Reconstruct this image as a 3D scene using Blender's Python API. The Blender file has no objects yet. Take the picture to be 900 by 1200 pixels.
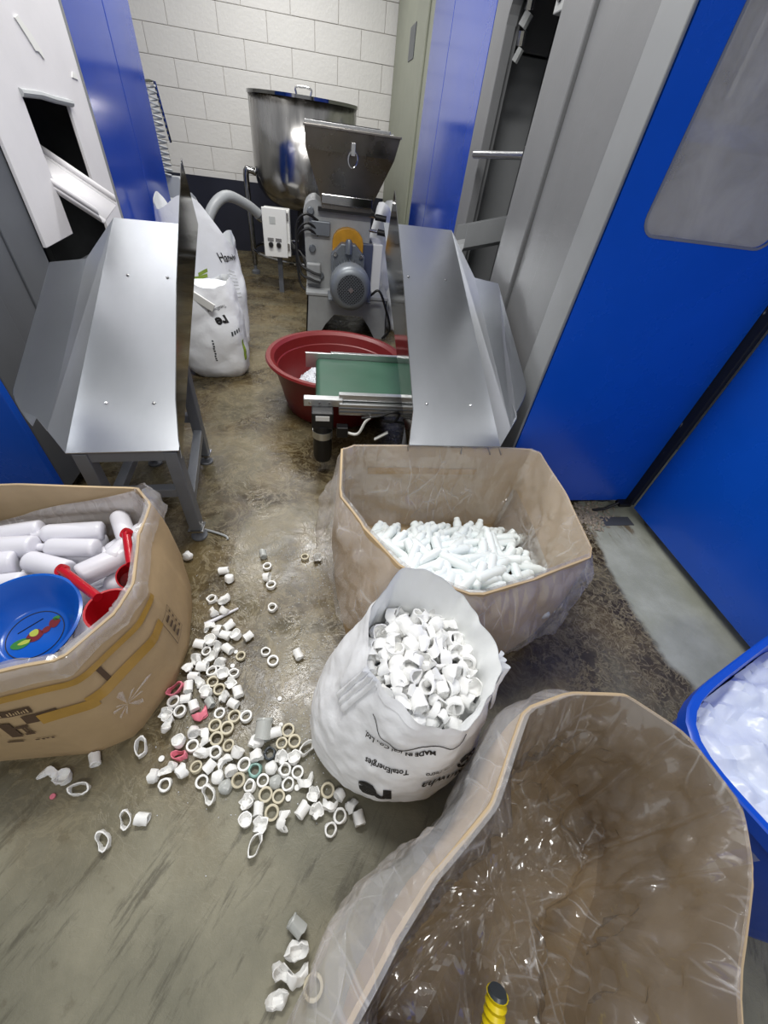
import bpy, bmesh, math, random
from mathutils import Vector, Matrix, noise
random.seed(11)
sc = bpy.context.scene
C = sc.collection
PI = math.pi
V = Vector

# ------------------------------------------------------------------ camera
H = 1.4
F_PX = 452.0
dn = V((-71, 468, F_PX)).normalized()            # world down, seen in camera axes (x right, y down, z forward)
xr = V((2742, -22, F_PX)); xr = (xr - dn * xr.dot(dn)).normalized()
yf = dn.cross(xr)
if yf.z < 0: yf = -yf
UM = Matrix((xr, yf, -dn))                       # world = UM @ cam
cam_d = bpy.data.cameras.new('camera'); cam = bpy.data.objects.new('camera', cam_d); C.objects.link(cam)
right = UM @ V((1, 0, 0)); up = UM @ V((0, -1, 0)); back = UM @ V((0, 0, -1))
mw = Matrix.Identity(4)
for r in range(3):
    mw[r][0] = right[r]; mw[r][1] = up[r]; mw[r][2] = back[r]
mw.translation = (0, 0, H)
cam.matrix_world = mw
cam_d.sensor_fit = 'VERTICAL'; cam_d.sensor_height = 24.0; cam_d.sensor_width = 18.0
cam_d.lens = F_PX / 1200.0 * 24.0
cam_d.clip_start = 0.02
sc.camera = cam

# ------------------------------------------------------------------ light
sc.view_settings.view_transform = 'Standard'
sc.view_settings.look = 'None'
sc.view_settings.gamma = 1.0
sc.view_settings.use_curve_mapping = False
sc.view_settings.exposure = 0.0
w = bpy.data.worlds.new('hall'); sc.world = w; w.use_nodes = True
w.node_tree.nodes['Background'].inputs[0].default_value = (0.96, 0.975, 1.0, 1)
w.node_tree.nodes['Background'].inputs[1].default_value = 0.42

def area(name, loc, sx, sy, power, rot=(0, 0, 0)):
    l = bpy.data.lights.new(name, 'AREA'); l.shape = 'RECTANGLE'; l.size = sx; l.size_y = sy
    l.energy = power; l.color = (1.0, 0.985, 0.95)
    o = bpy.data.objects.new(name, l); C.objects.link(o); o.location = loc; o.rotation_euler = rot
    return o
area('ceiling_or_added_lamp', (-0.42, 3.66, 3.05), 1.3, 0.22, 56)
area('ceiling_or_added_lamp', (-0.42, 5.9, 3.05), 1.3, 0.22, 26)
area('ceiling_or_added_lamp', (-0.2, 1.6, 3.05), 1.3, 0.22, 60)
area('ceiling_or_added_lamp', (0.1, -1.3, 3.05), 1.3, 0.22, 30)  # unseen lamp added behind the camera to brighten the blue door and fronts

# ------------------------------------------------------------------ helpers
ORG = {}
def tag(o, label=None, cat=None, group=None, kind=None):
    if label: o['label'] = label
    if cat: o['category'] = cat
    if group: o['group'] = group
    if kind: o['kind'] = kind
    return o

def thing(name, label, cat, loc=(0, 0, 0), group=None, kind=None):
    o = bpy.data.objects.new(name, None); o.empty_display_size = 0.05
    C.objects.link(o); o.location = loc; ORG[o.name] = V(loc)
    return tag(o, label, cat, group, kind)

def link(name, me, parent=None, origin=V((0, 0, 0))):
    o = bpy.data.objects.new(name, me); C.objects.link(o)
    if parent is not None: o.parent = parent
    else: o.location = origin
    return o

class B:
    def __init__(s): s.v = []; s.f = []
    def add(s, vs, fs):
        n = len(s.v); s.v += [V(p) for p in vs]; s.f += [tuple(i + n for i in f) for f in fs]; return s
    def box(s, x0, x1, y0, y1, z0, z1):
        return s.add([(x0,y0,z0),(x1,y0,z0),(x1,y1,z0),(x0,y1,z0),(x0,y0,z1),(x1,y0,z1),(x1,y1,z1),(x0,y1,z1)],
                     [(0,3,2,1),(4,5,6,7),(0,1,5,4),(1,2,6,5),(2,3,7,6),(3,0,4,7)])
    def bar(s, a, b, wd, ht, upv=(0, 0, 1)):
        a = V(a); b = V(b); d = (b - a).normalized(); u = V(upv)
        sd = d.cross(u)
        if sd.length < 1e-4: sd = d.cross(V((0, 1, 0)))
        sd.normalize(); u = sd.cross(d).normalized()
        ps = []
        for p in (a, b):
            for i, j in ((-1,-1),(1,-1),(1,1),(-1,1)): ps.append(p + sd*(i*wd/2) + u*(j*ht/2))
        return s.add(ps, [(0,1,2,3),(7,6,5,4),(0,4,5,1),(1,5,6,2),(2,6,7,3),(3,7,4,0)])
    def prism(s, pts, ext):
        n = len(pts); ext = V(ext); ps = [V(p) for p in pts]
        vs = ps + [p + ext for p in ps]
        fs = [tuple(range(n))[::-1], tuple(range(n, 2*n))] + [(i, (i+1) % n, n+(i+1) % n, n+i) for i in range(n)]
        return s.add(vs, fs)
    def tube(s, path, r, n=8, cap=True, r2=None):
        path = [V(p) for p in path]; rings = []; prev = None; m = len(path)
        for i, p in enumerate(path):
            d = (path[min(i+1, m-1)] - path[max(i-1, 0)]).normalized()
            if prev is None:
                u = d.orthogonal().normalized()
            else:
                u = (prev - d * prev.dot(d))
                u = u.normalized() if u.length > 1e-6 else d.orthogonal().normalized()
            prev = u; q = d.cross(u)
            rr = r if r2 is None else r + (r2 - r) * i / (m - 1)
            rings.append([p + (u*math.cos(2*PI*k/n) + q*math.sin(2*PI*k/n)) * rr for k in range(n)])
        vs = [q for rg in rings for q in rg]; fs = []
        for i in range(m-1):
            for k in range(n): fs.append((i*n+k, i*n+(k+1) % n, (i+1)*n+(k+1) % n, (i+1)*n+k))
        if cap: fs += [tuple(range(n))[::-1], tuple(range((m-1)*n, m*n))]
        return s.add(vs, fs)
    def lathe(s, prof, c=(0, 0, 0), ax=(0, 0, 1), n=24, a0=0, sx=1, sy=1, closed_prof=False):
        ax = V(ax).normalized(); u = ax.orthogonal().normalized() if abs(ax.z) < .999 else V((1, 0, 0)); q = ax.cross(u); c = V(c)
        base = len(s.v); m = len(prof); idx = []
        for (r, z) in prof:
            if r < 1e-6:
                s.v.append(c + ax*z); idx.append([len(s.v)-1]*n)
            else:
                row = []
                for k in range(n):
                    a = a0 + 2*PI*k/n
                    s.v.append(c + ax*z + u*(r*math.cos(a)*sx) + q*(r*math.sin(a)*sy)); row.append(len(s.v)-1)
                idx.append(row)
        rng = range(m) if closed_prof else range(m-1)
        for i in rng:
            A = idx[i]; D = idx[(i+1) % m]
            for k in range(n):
                f = [A[k], A[(k+1) % n], D[(k+1) % n], D[k]]
                g = []
                for t in f:
                    if t not in g: g.append(t)
                if len(g) >= 3: s.f.append(tuple(g))
        return s
    def grid(s, fn, nu, nv, cu=False):
        base = len(s.v)
        for j in range(nv+1):
            for i in range(nu if cu else nu+1):
                s.v.append(V(fn(i/nu, j/nv)))
        W = nu if cu else nu+1
        for j in range(nv):
            for i in range(nu):
                i2 = (i+1) % W if cu else i+1
                s.f.append((base+j*W+i, base+j*W+i2, base+(j+1)*W+i2, base+(j+1)*W+i))
        return s
    def build(s, name, mat, parent=None, smooth=None, bevel=0, bseg=2, local=False, recalc=True, origin=None, solid=0):
        o0 = V((0, 0, 0))
        if not local:
            if parent is not None: o0 = ORG[parent.name]
            elif origin is not None: o0 = V(origin)
        me = bpy.data.meshes.new(name)
        me.from_pydata([tuple(p - o0) for p in s.v], [], s.f); me.update()
        if recalc:
            bm = bmesh.new(); bm.from_mesh(me); bmesh.ops.recalc_face_normals(bm, faces=bm.faces); bm.to_mesh(me); bm.free()
        if mat is not None: me.materials.append(mat)
        if smooth is not None:
            me.shade_smooth(); me.set_sharp_from_angle(angle=math.radians(smooth))
        o = link(name, me, parent, o0)
        ORG[o.name] = o0
        if solid:
            m = o.modifiers.new('thick', 'SOLIDIFY'); m.thickness = solid; m.offset = 0
        if bevel:
            m = o.modifiers.new('bevel', 'BEVEL'); m.width = bevel; m.segments = bseg; m.limit_method = 'ANGLE'; m.angle_limit = math.radians(40)
        return o

def nz(x, y=0, z=0): return noise.noise(V((x, y, z)))
def fbm(x, y=0, z=0): return nz(x, y, z) + .5*nz(2.1*x+7, 2.1*y, 2.1*z) + .25*nz(4.3*x, 4.3*y+3, 4.3*z)
def arc(c, r, a0, a1, n, ax='xz'):
    out = []
    for i in range(n+1):
        a = a0 + (a1-a0)*i/n; p = V(c)
        i0, i1 = {'xz': (0, 2), 'yz': (1, 2), 'xy': (0, 1)}[ax]
        p[i0] += r*math.cos(a); p[i1] += r*math.sin(a); out.append(p)
    return out
def smooth_path(pts, n=6):
    pts = [V(p) for p in pts]; out = []
    P = [pts[0]*2-pts[1]] + pts + [pts[-1]*2-pts[-2]]
    for i in range(1, len(P)-2):
        for k in range(n):
            t = k/n; a, b, c, d = P[i-1], P[i], P[i+1], P[i+2]
            out.append(0.5*((2*b)+(c-a)*t+(2*a-5*b+4*c-d)*t*t+(3*b-a-3*c+d)*t*t*t))
    out.append(pts[-1]); return out

# ------------------------------------------------------------------ materials
def srgb(r, g, b):
    f = lambda c: ((c/255)/12.92 if c/255 <= .04045 else ((c/255+.055)/1.055)**2.4)
    return (f(r), f(g), f(b), 1)

def M(name, colr, rough=.5, metal=0, var=0, vs=6, col2=None, bump=0, bs=40, rvar=0, stretch=(1, 1, 1), coat=0, spec=.5, sss=0, trans=0, c2lo=.45, c2hi=.65):
    m = bpy.data.materials.new(name); m.use_nodes = True; nt = m.node_tree; N = nt.nodes; L = nt.links
    p = N['Principled BSDF']
    p.inputs['Base Color'].default_value = colr; p.inputs['Roughness'].default_value = rough; p.inputs['Metallic'].default_value = metal
    p.inputs['Specular IOR Level'].default_value = spec
    if coat: p.inputs['Coat Weight'].default_value = coat; p.inputs['Coat Roughness'].default_value = .12
    if sss: p.inputs['Subsurface Weight'].default_value = sss; p.inputs['Subsurface Scale'].default_value = .01; p.inputs['Subsurface Radius'].default_value = (1, .95, .9)
    if trans: p.inputs['Transmission Weight'].default_value = trans
    if var or bump or rvar or col2:
        tc = N.new('ShaderNodeTexCoord'); mp = N.new('ShaderNodeMapping'); mp.inputs['Scale'].default_value = stretch
        L.new(tc.outputs['Object'], mp.inputs['Vector'])
        n1 = N.new('ShaderNodeTexNoise'); n1.inputs['Scale'].default_value = vs; n1.inputs['Detail'].default_value = 5; n1.inputs['Roughness'].default_value = .6
        L.new(mp.outputs[0], n1.inputs['Vector'])
        if var or col2:
            rp = N.new('ShaderNodeValToRGB'); e = rp.color_ramp.elements
            if col2:
                e[0].position = c2lo; e[1].position = c2hi; e[0].color = colr; e[1].color = col2
            else:
                e[0].position = .3; e[1].position = .7
                e[0].color = tuple(max(0, c*(1-var)) for c in colr[:3]) + (1,); e[1].color = tuple(min(1, c*(1+var)) for c in colr[:3]) + (1,)
            L.new(n1.outputs[0], rp.inputs[0]); L.new(rp.outputs[0], p.inputs['Base Color'])
        if rvar:
            mr = N.new('ShaderNodeMapRange'); mr.inputs[1].default_value = .3; mr.inputs[2].default_value = .7
            mr.inputs[3].default_value = max(.02, rough-rvar); mr.inputs[4].default_value = min(1, rough+rvar)
            L.new(n1.outputs[0], mr.inputs[0]); L.new(mr.outputs[0], p.inputs['Roughness'])
        if bump:
            n2 = N.new('ShaderNodeTexNoise'); n2.inputs['Scale'].default_value = bs; n2.inputs['Detail'].default_value = 3
            L.new(mp.outputs[0], n2.inputs['Vector'])
            b = N.new('ShaderNodeBump'); b.inputs['Strength'].default_value = bump; b.inputs['Distance'].default_value = .01
            L.new(n2.outputs[0], b.inputs['Height']); L.new(b.outputs[0], p.inputs['Normal'])
    return m

def film(name, colr, fac0, fac1, scale=6, rough=.18, tint=.93, bump=.5, lw=.05, gloss=.06):
    """thin plastic film: mostly see-through, milky along its creases"""
    m = bpy.data.materials.new(name); m.use_nodes = True; nt = m.node_tree; N = nt.nodes; L = nt.links
    p = N['Principled BSDF']; p.inputs['Base Color'].default_value = colr; p.inputs['Roughness'].default_value = rough
    out = N['Material Output']; tr = N.new('ShaderNodeBsdfTransparent'); tr.inputs[0].default_value = (tint, tint*.99, tint*.985, 1)
    mx = N.new('ShaderNodeMixShader'); tc = N.new('ShaderNodeTexCoord')
    wn = N.new('ShaderNodeTexNoise'); wn.inputs['Scale'].default_value = 5; wn.inputs['Detail'].default_value = 2
    L.new(tc.outputs['Object'], wn.inputs['Vector'])
    vm = N.new('ShaderNodeVectorMath'); vm.operation = 'MULTIPLY_ADD'; vm.inputs[1].default_value = (.05, .05, .05)
    L.new(wn.outputs[1], vm.inputs[0]); L.new(tc.outputs['Object'], vm.inputs[2])
    mp = N.new('ShaderNodeMapping'); mp.inputs['Scale'].default_value = (1.25, .7, .42); mp.inputs['Rotation'].default_value = (.35, .55, .5); L.new(vm.outputs[0], mp.inputs[0])
    acc = None; hacc = None
    for sc2, wgt, wd in ((scale, 1.0, lw), (scale*2.3, .65, lw*1.3)):
        vo = N.new('ShaderNodeTexVoronoi'); vo.feature = 'DISTANCE_TO_EDGE'; vo.inputs['Scale'].default_value = sc2; L.new(mp.outputs[0], vo.inputs['Vector'])
        mr = N.new('ShaderNodeMapRange'); mr.interpolation_type = 'SMOOTHSTEP'; mr.inputs[1].default_value = 0; mr.inputs[2].default_value = wd; mr.inputs[3].default_value = wgt; mr.inputs[4].default_value = 0
        L.new(vo.outputs['Distance'], mr.inputs[0])
        if acc is None: acc = mr.outputs[0]; hacc = vo.outputs['Distance']
        else:
            mm = N.new('ShaderNodeMath'); mm.operation = 'MAXIMUM'; L.new(acc, mm.inputs[0]); L.new(mr.outputs[0], mm.inputs[1]); acc = mm.outputs[0]
            ma = N.new('ShaderNodeMath'); ma.operation = 'ADD'; L.new(hacc, ma.inputs[0]); L.new(vo.outputs['Distance'], ma.inputs[1]); hacc = ma.outputs[0]
    gate = N.new('ShaderNodeTexNoise'); gate.inputs['Scale'].default_value = 4.5; gate.inputs['Detail'].default_value = 3; L.new(tc.outputs['Object'], gate.inputs['Vector'])
    gr_ = N.new('ShaderNodeMapRange'); gr_.inputs[1].default_value = .44; gr_.inputs[2].default_value = .70; L.new(gate.outputs[0], gr_.inputs[0])
    g2 = N.new('ShaderNodeMath'); g2.operation = 'MULTIPLY'; L.new(acc, g2.inputs[0]); L.new(gr_.outputs[0], g2.inputs[1])
    fr = N.new('ShaderNodeMapRange'); fr.inputs[3].default_value = fac0; fr.inputs[4].default_value = fac1; L.new(g2.outputs[0], fr.inputs[0])
    L.new(fr.outputs[0], mx.inputs[0]); L.new(tr.outputs[0], mx.inputs[1]); L.new(p.outputs[0], mx.inputs[2])
    b = N.new('ShaderNodeBump'); b.inputs['Strength'].default_value = bump; b.inputs['Distance'].default_value = .02
    L.new(hacc, b.inputs['Height']); L.new(b.outputs[0], p.inputs['Normal'])
    gl = N.new('ShaderNodeBsdfGlossy'); gl.inputs['Color'].default_value = (gloss, gloss, gloss, 1); gl.inputs['Roughness'].default_value = .13
    L.new(b.outputs[0], gl.inputs['Normal'])
    ad = N.new('ShaderNodeAddShader'); L.new(mx.outputs[0], ad.inputs[0]); L.new(gl.outputs[0], ad.inputs[1]); L.new(ad.outputs[0], out.inputs[0])
    return m

MT = {}
MT['blue'] = M('blue_enamel', srgb(12, 84, 200), .26, var=.06, vs=3, rvar=.05, coat=.2)
MT['blue_col'] = M('blue_column_enamel', srgb(24, 62, 160), .16, var=.06, vs=3, rvar=.04, coat=.3)
MT['grey'] = M('grey_panel_paint', srgb(108, 109, 111), .42, var=.06, vs=4, bump=.05, bs=120)
MT['grey_light'] = M('light_grey_frame', srgb(128, 130, 132), .4, var=.05, vs=5)
MT['grey_dark'] = M('dark_grey_panel', srgb(92, 95, 100), .42, var=.08, vs=4)
MT['cream'] = M('cream_panel_paint', srgb(222, 220, 222), .4, var=.05, vs=3, bump=.04, bs=60)
MT['olive'] = M('olive_grey_cabinet', srgb(140, 143, 128), .5, var=.06, vs=6)
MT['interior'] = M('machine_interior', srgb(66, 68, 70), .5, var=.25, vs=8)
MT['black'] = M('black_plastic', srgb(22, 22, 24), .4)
MT['rubber'] = M('black_rubber', srgb(15, 15, 15), .55)
MT['seal'] = M('worn_black_seal', srgb(28, 30, 32), .5, col2=srgb(170, 170, 168), vs=22, c2lo=.64, c2hi=.68, stretch=(1, 1, .35))
MT['steel'] = M('sheet_steel', srgb(170, 173, 178), .32, 1.0, var=.06, vs=4, stretch=(1, .3, 1))
MT['steel_mirror'] = M('bright_steel', srgb(150, 150, 150), .10, 1.0, var=.05, vs=5)
MT['steel_tank'] = M('stained_tank_steel', srgb(172, 170, 168), .22, 1.0, var=.28, vs=7, rvar=.1, stretch=(1, 1, .15))
MT['steel_hop'] = M('dull_hopper_steel', srgb(128, 124, 120), .3, 1.0, var=.12, vs=6, rvar=.1)
MT['zinc'] = M('zinc_screw', srgb(190, 190, 190), .25, 1.0)
MT['alu'] = M('aluminium', srgb(205, 207, 208), .3, .9, var=.04, vs=20)
MT['frame_tube'] = M('grey_tube_paint', srgb(104, 107, 112), .4, var=.08, vs=8)
MT['gran'] = M('granulator_grey', srgb(150, 152, 152), .42, var=.1, vs=8, bump=.05, bs=60)
MT['motor'] = M('motor_grey', srgb(112, 117, 122), .38, .3, var=.1, vs=10)
MT['yellow'] = M('yellow_guard_paint', srgb(186, 134, 30), .45, var=.15, vs=14)
MT['yellow2'] = M('bright_yellow_plastic', srgb(232, 208, 20), .4)
MT['navy'] = M('navy_skirting_paint', srgb(38, 40, 52), .35, var=.15, vs=3)
MT['block'] = M('white_block_paint', srgb(228, 226, 222), .5, var=.03, vs=3, bump=.35, bs=30)
MT['mortar'] = M('mortar_paint', srgb(196, 193, 187), .7, var=.1, vs=9)
MT['wallside'] = M('side_wall_paint', srgb(205, 205, 200), .6, var=.03, vs=2)
MT['belt'] = M('green_belt', srgb(34, 78, 58), .4, var=.1, vs=5, rvar=.08)
MT['red_tub'] = M('red_tub_plastic', srgb(116, 30, 30), .38, var=.08, vs=5)
MT['red'] = M('red_scoop_plastic', srgb(178, 20, 32), .25, var=.06, vs=9)
MT['bowl'] = M('blue_bowl_plastic', srgb(16, 84, 178), .22, var=.05, vs=6)
MT['bin'] = M('blue_bin_plastic', srgb(18, 78, 196), .35, var=.05, vs=6)
MT['card'] = M('cardboard', srgb(180, 154, 116), .8, var=.09, vs=7, bump=.12, bs=30)
MT['card_in'] = M('cardboard_inner', srgb(184, 162, 128), .82, var=.09, vs=6, bump=.2, bs=20)
MT['tape'] = M('brown_packing_tape', srgb(172, 134, 62), .22, var=.1, vs=20, rvar=.06)
MT['ink'] = M('black_print', srgb(28, 26, 28), .55)
MT['ink_brown'] = M('faded_print', srgb(82, 62, 44), .7)
MT['green_ink'] = M('green_print', srgb(140, 165, 60), .6)
MT['sack'] = M('white_woven_sack', srgb(240, 242, 246), .42, var=.025, vs=6, bump=.34, bs=20)
MT['sack_in'] = M('sack_liner', srgb(236, 238, 238), .4, bump=.2, bs=14)
MT['plastic'] = M('white_plastic', srgb(248, 248, 246), .32, sss=.15)
MT['vial'] = M('frosted_white_plastic', srgb(236, 243, 243), .3, sss=.2)
MT['bottle'] = M('white_bottle_plastic', srgb(224, 223, 230), .3, sss=.1)
MT['cap_cream'] = M('soiled_cream_plastic', srgb(204, 196, 172), .4, var=.1, vs=30)
MT['cap_grey'] = M('greyish_clear_plastic', srgb(205, 208, 205), .25, trans=.25)
MT['cap_pink'] = M('pink_plastic', srgb(232, 128, 146), .35)
MT['cap_teal'] = M('pale_teal_plastic', srgb(140, 180, 172), .35)
MT['cap_dark'] = M('dark_grey_plastic', srgb(62, 68, 74), .35)
MT['regrind'] = M('white_regrind', srgb(222, 226, 232), .4)
MT['grit'] = M('dirty_regrind', srgb(176, 162, 142), .6, var=.35, vs=60)
MT['liner_clear'] = film('clear_film', (.84, .84, .86, 1), .26, .48, 8, tint=.94, lw=.03)
MT['liner_haze'] = film('hazy_film', (.78, .76, .75, 1), .22, .50, 7, rough=.25, tint=.94, lw=.03)
MT['liner_milky'] = film('milky_film', (.80, .79, .81, 1), .48, .75, 7, rough=.25, tint=.94, lw=.03)
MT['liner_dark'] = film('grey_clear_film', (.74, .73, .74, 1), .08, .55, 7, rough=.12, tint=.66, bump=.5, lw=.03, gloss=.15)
MT['film_blue'] = M('crumpled_white_film', srgb(214, 222, 240), .3, bump=.5, bs=14, sss=.1)
MT['white_box'] = M('white_enamel_box', srgb(226, 226, 222), .4)
MT['pipe_grey'] = M('grey_pvc_pipe', srgb(160, 163, 165), .4)

def acrylic():
    m = bpy.data.materials.new('dirty_acrylic'); m.use_nodes = True; nt = m.node_tree; N = nt.nodes; L = nt.links
    p = N['Principled BSDF']; p.inputs['Base Color'].default_value = srgb(206, 202, 188); p.inputs['Roughness'].default_value = .3
    tr = N.new('ShaderNodeBsdfTransparent'); mx = N.new('ShaderNodeMixShader'); tc = N.new('ShaderNodeTexCoord')
    n1 = N.new('ShaderNodeTexNoise'); n1.inputs['Scale'].default_value = 5; n1.inputs['Detail'].default_value = 6; n1.inputs['Distortion'].default_value = .8
    L.new(tc.outputs['Object'], n1.inputs['Vector']); mr = N.new('ShaderNodeMapRange')
    mr.inputs[1].default_value = .3; mr.inputs[2].default_value = .7; mr.inputs[3].default_value = .30; mr.inputs[4].default_value = .70
    L.new(n1.outputs[0], mr.inputs[0]); L.new(mr.outputs[0], mx.inputs[0]); L.new(tr.outputs[0], mx.inputs[1]); L.new(p.outputs[0], mx.inputs[2])
    L.new(mx.outputs[0], N['Material Output'].inputs[0]); return m
MT['acrylic'] = acrylic()

def floor_mat():
    m = bpy.data.materials.new('wet_concrete'); m.use_nodes = True; nt = m.node_tree; N = nt.nodes; L = nt.links
    p = N['Principled BSDF']; tc = N.new('ShaderNodeTexCoord'); obj = tc.outputs['Object']
    sep = N.new('ShaderNodeSeparateXYZ'); L.new(obj, sep.inputs[0])
    def mapping(scale=(1, 1, 1), rotz=0):
        mp = N.new('ShaderNodeMapping'); mp.inputs['Scale'].default_value = scale; mp.inputs['Rotation'].default_value = (0, 0, rotz); L.new(obj, mp.inputs[0]); return mp.outputs[0]
    def diag(rotz, scale):
        mp = N.new('ShaderNodeMapping'); mp.vector_type = 'TEXTURE'; mp.inputs['Scale'].default_value = scale; mp.inputs['Rotation'].default_value = (0, 0, rotz); L.new(obj, mp.inputs[0]); return mp.outputs[0]
    def nse(scale, detail=5, rough=.6, dist=0, vec=None):
        n = N.new('ShaderNodeTexNoise'); n.inputs['Scale'].default_value = scale; n.inputs['Detail'].default_value = detail
        n.inputs['Roughness'].default_value = rough; n.inputs['Distortion'].default_value = dist; L.new(vec or obj, n.inputs['Vector']); return n.outputs[0]
    def mathn(op, a, b=None, clamp=False):
        n = N.new('ShaderNodeMath'); n.operation = op; n.use_clamp = clamp
        for i, t in enumerate((a, b)):
            if t is None: continue
            if isinstance(t, (int, float)): n.inputs[i].default_value = t
            else: L.new(t, n.inputs[i])
        return n.outputs[0]
    def rng(a, lo, hi, o0=0., o1=1.):
        n = N.new('ShaderNodeMapRange'); n.interpolation_type = 'SMOOTHSTEP'; L.new(a, n.inputs[0])
        for i, t in enumerate((lo, hi, o0, o1)): n.inputs[i+1].default_value = t
        return n.outputs[0]
    def mix(f, a, b):
        n = N.new('ShaderNodeMix'); n.data_type = 'RGBA'
        if isinstance(f, (int, float)): n.inputs[0].default_value = f
        else: L.new(f, n.inputs[0])
        for i, t in ((6, a), (7, b)):
            if isinstance(t, tuple): n.inputs[i].default_value = t
            else: L.new(t, n.inputs[i])
        return n.outputs[2]
    x = sep.outputs[0]; y = sep.outputs[1]
    # dry concrete with scuffs
    dry = mix(rng(nse(2.2, 6), .35, .65), srgb(110, 108, 92), srgb(140, 136, 117))
    scuff = rng(nse(7, 6, .72, .3, diag(.95, (2.4, .42, 1))), .52, .64)
    dry = mix(mathn('MULTIPLY', scuff, .62), dry, srgb(66, 62, 50))
    specks = rng(nse(16, 4, .6), .60, .70)
    dry = mix(mathn('MULTIPLY', specks, .35), dry, srgb(84, 76, 58))
    # wet dirty film
    wetb = mix(rng(nse(3.0, 6, .65, .6), .38, .66), srgb(56, 46, 28), srgb(98, 84, 56))
    big = rng(nse(1.6, 3, .5, 1.2), .46, .6)
    wetb = mix(mathn('MULTIPLY', big, .38), wetb, srgb(118, 113, 92))
    n_v = nse(9, 6, .68, 1.4)
    vein = mathn('SUBTRACT', 1.0, rng(mathn('ABSOLUTE', mathn('SUBTRACT', n_v, .5)), .0, .045))
    n_v2 = nse(22, 4, .6, .9)
    vein2 = mathn('SUBTRACT', 1.0, rng(mathn('ABSOLUTE', mathn('SUBTRACT', n_v2, .5)), .0, .05))
    right_m = rng(x, .85, 1.1)
    vv = mathn('MAXIMUM', mathn('MULTIPLY', vein, .42), mathn('MULTIPLY', vein2, mathn('ADD', mathn('MULTIPLY', right_m, .75), .15)))
    wet = mix(vv, wetb, srgb(150, 138, 108))
    # where the dirty water lies: aisle and right pool
    edge = mathn('MULTIPLY', mathn('SUBTRACT', nse(2.6, 5, .6, .5), .5), 1.1)
    yy = mathn('ADD', y, edge)
    wet_m = rng(yy, .12, .58)
    col = mix(wet_m, dry, wet)
    # clean painted strip by the right hand enclosure
    xe = mathn('ADD', mathn('ADD', x, mathn('MULTIPLY', mathn('SUBTRACT', nse(3.0, 4), .5), .18)), mathn('MULTIPLY', mathn('ABSOLUTE', mathn('SUBTRACT', y, .80)), -.16))
    clean_m = mathn('MULTIPLY', rng(xe, 1.355, 1.395), rng(y, .1, .3))
    clean = mix(rng(nse(4, 5), .35, .7), srgb(172, 174, 156), srgb(198, 200, 184))
    st_n = nse(7, 5, .7, .5, mapping((2.5, .6, 1)))
    stain = mathn('MULTIPLY', rng(st_n, .5, .62), mathn('MULTIPLY', rng(y, 1.12, 1.3), mathn('SUBTRACT', 1.0, rng(y, 1.36, 1.42))))
    clean = mix(mathn('MULTIPLY', stain, .8), clean, srgb(112, 86, 44))
    col = mix(clean_m, col, clean)
    L.new(col, p.inputs['Base Color'])
    ro = mathn('ADD', rng(nse(4.5, 5, .6, .6), .35, .65, .13, .38), 0.0)
    n = N.new('ShaderNodeMix'); n.data_type = 'FLOAT'; L.new(wet_m, n.inputs[0]); n.inputs[2].default_value = .46; L.new(ro, n.inputs[3])
    n2 = N.new('ShaderNodeMix'); n2.data_type = 'FLOAT'; L.new(clean_m, n2.inputs[0]); L.new(n.outputs[0], n2.inputs[2]); n2.inputs[3].default_value = .34
    L.new(n2.outputs[0], p.inputs['Roughness'])
    b = N.new('ShaderNodeBump'); b.inputs['Strength'].default_value = .22; b.inputs['Distance'].default_value = .006
    hh = mathn('ADD', nse(38, 4, .7), mathn('MULTIPLY', vv, .4)); L.new(hh, b.inputs['Height']); L.new(b.outputs[0], p.inputs['Normal'])
    return m
MT['floor'] = floor_mat()

# ------------------------------------------------------------------ text
def text_mesh(body, size, bold=0.0):
    cu = bpy.data.curves.new('t', 'FONT'); cu.body = body; cu.size = size; cu.resolution_u = 3; cu.offset = bold
    o = bpy.data.objects.new('t', cu); C.objects.link(o)
    bpy.context.view_layer.update()
    me = o.to_mesh(); vs = [v.co.copy() for v in me.vertices]; fs = [tuple(p.vertices) for p in me.polygons]
    o.to_mesh_clear(); bpy.data.objects.remove(o); bpy.data.curves.remove(cu)
    return vs, fs
def place_text(name, body, size, fn, mat, parent, bold=0.0, center=True):
    vs, fs = text_mesh(body, size, bold)
    if not vs: return None
    if center:
        x0 = min(v.x for v in vs); x1 = max(v.x for v in vs)
        for v in vs: v.x -= (x0+x1)/2
    b = B(); b.add([fn(v.x, v.y) for v in vs], fs)
    return b.build(name, mat, parent, recalc=False)

# ================================================================== STRUCTURE
b = B(); b.add([(-5, -3, 0), (5, -3, 0), (5, 8, 0), (-5, 8, 0)], [(0, 1, 2, 3)])
tag(b.build('floor', MT['floor']), kind='structure')

YW = 7.0
wall = thing('wall_back', None, None, (0, YW, 0), kind='structure')
B().box(-4.0, 2.5, YW+.012, YW+.2, 0, 3.0).build('mortar_bed', MT['mortar'], wall)
rng_ = random.Random(3)
bw, bh, gap = .53, .235, .005
block_mesh = B().box(gap/2-bw/2, bw/2-gap/2, 0, .03, gap/2-bh/2, bh/2-gap/2)
bm0 = None
zrow = .628; row = 0
while zrow < 2.85:
    xx = -3.2 + (bw/2 if row % 2 else 0)
    while xx < 1.5:
        if bm0 is None:
            o = block_mesh.build('block', MT['block'], wall, local=True, bevel=.004); bm0 = o
        else:
            o = bm0.copy(); C.objects.link(o); o.parent = wall
        o.location = (xx+bw/2, rng_.uniform(-.0015, .0015), zrow+bh/2)
        xx += bw
    zrow += bh; row += 1
tag(B().box(-4.0, 2.5, YW-.02, YW+.03, 0, .795).build('trim_1', MT['navy']), kind='structure')
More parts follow.
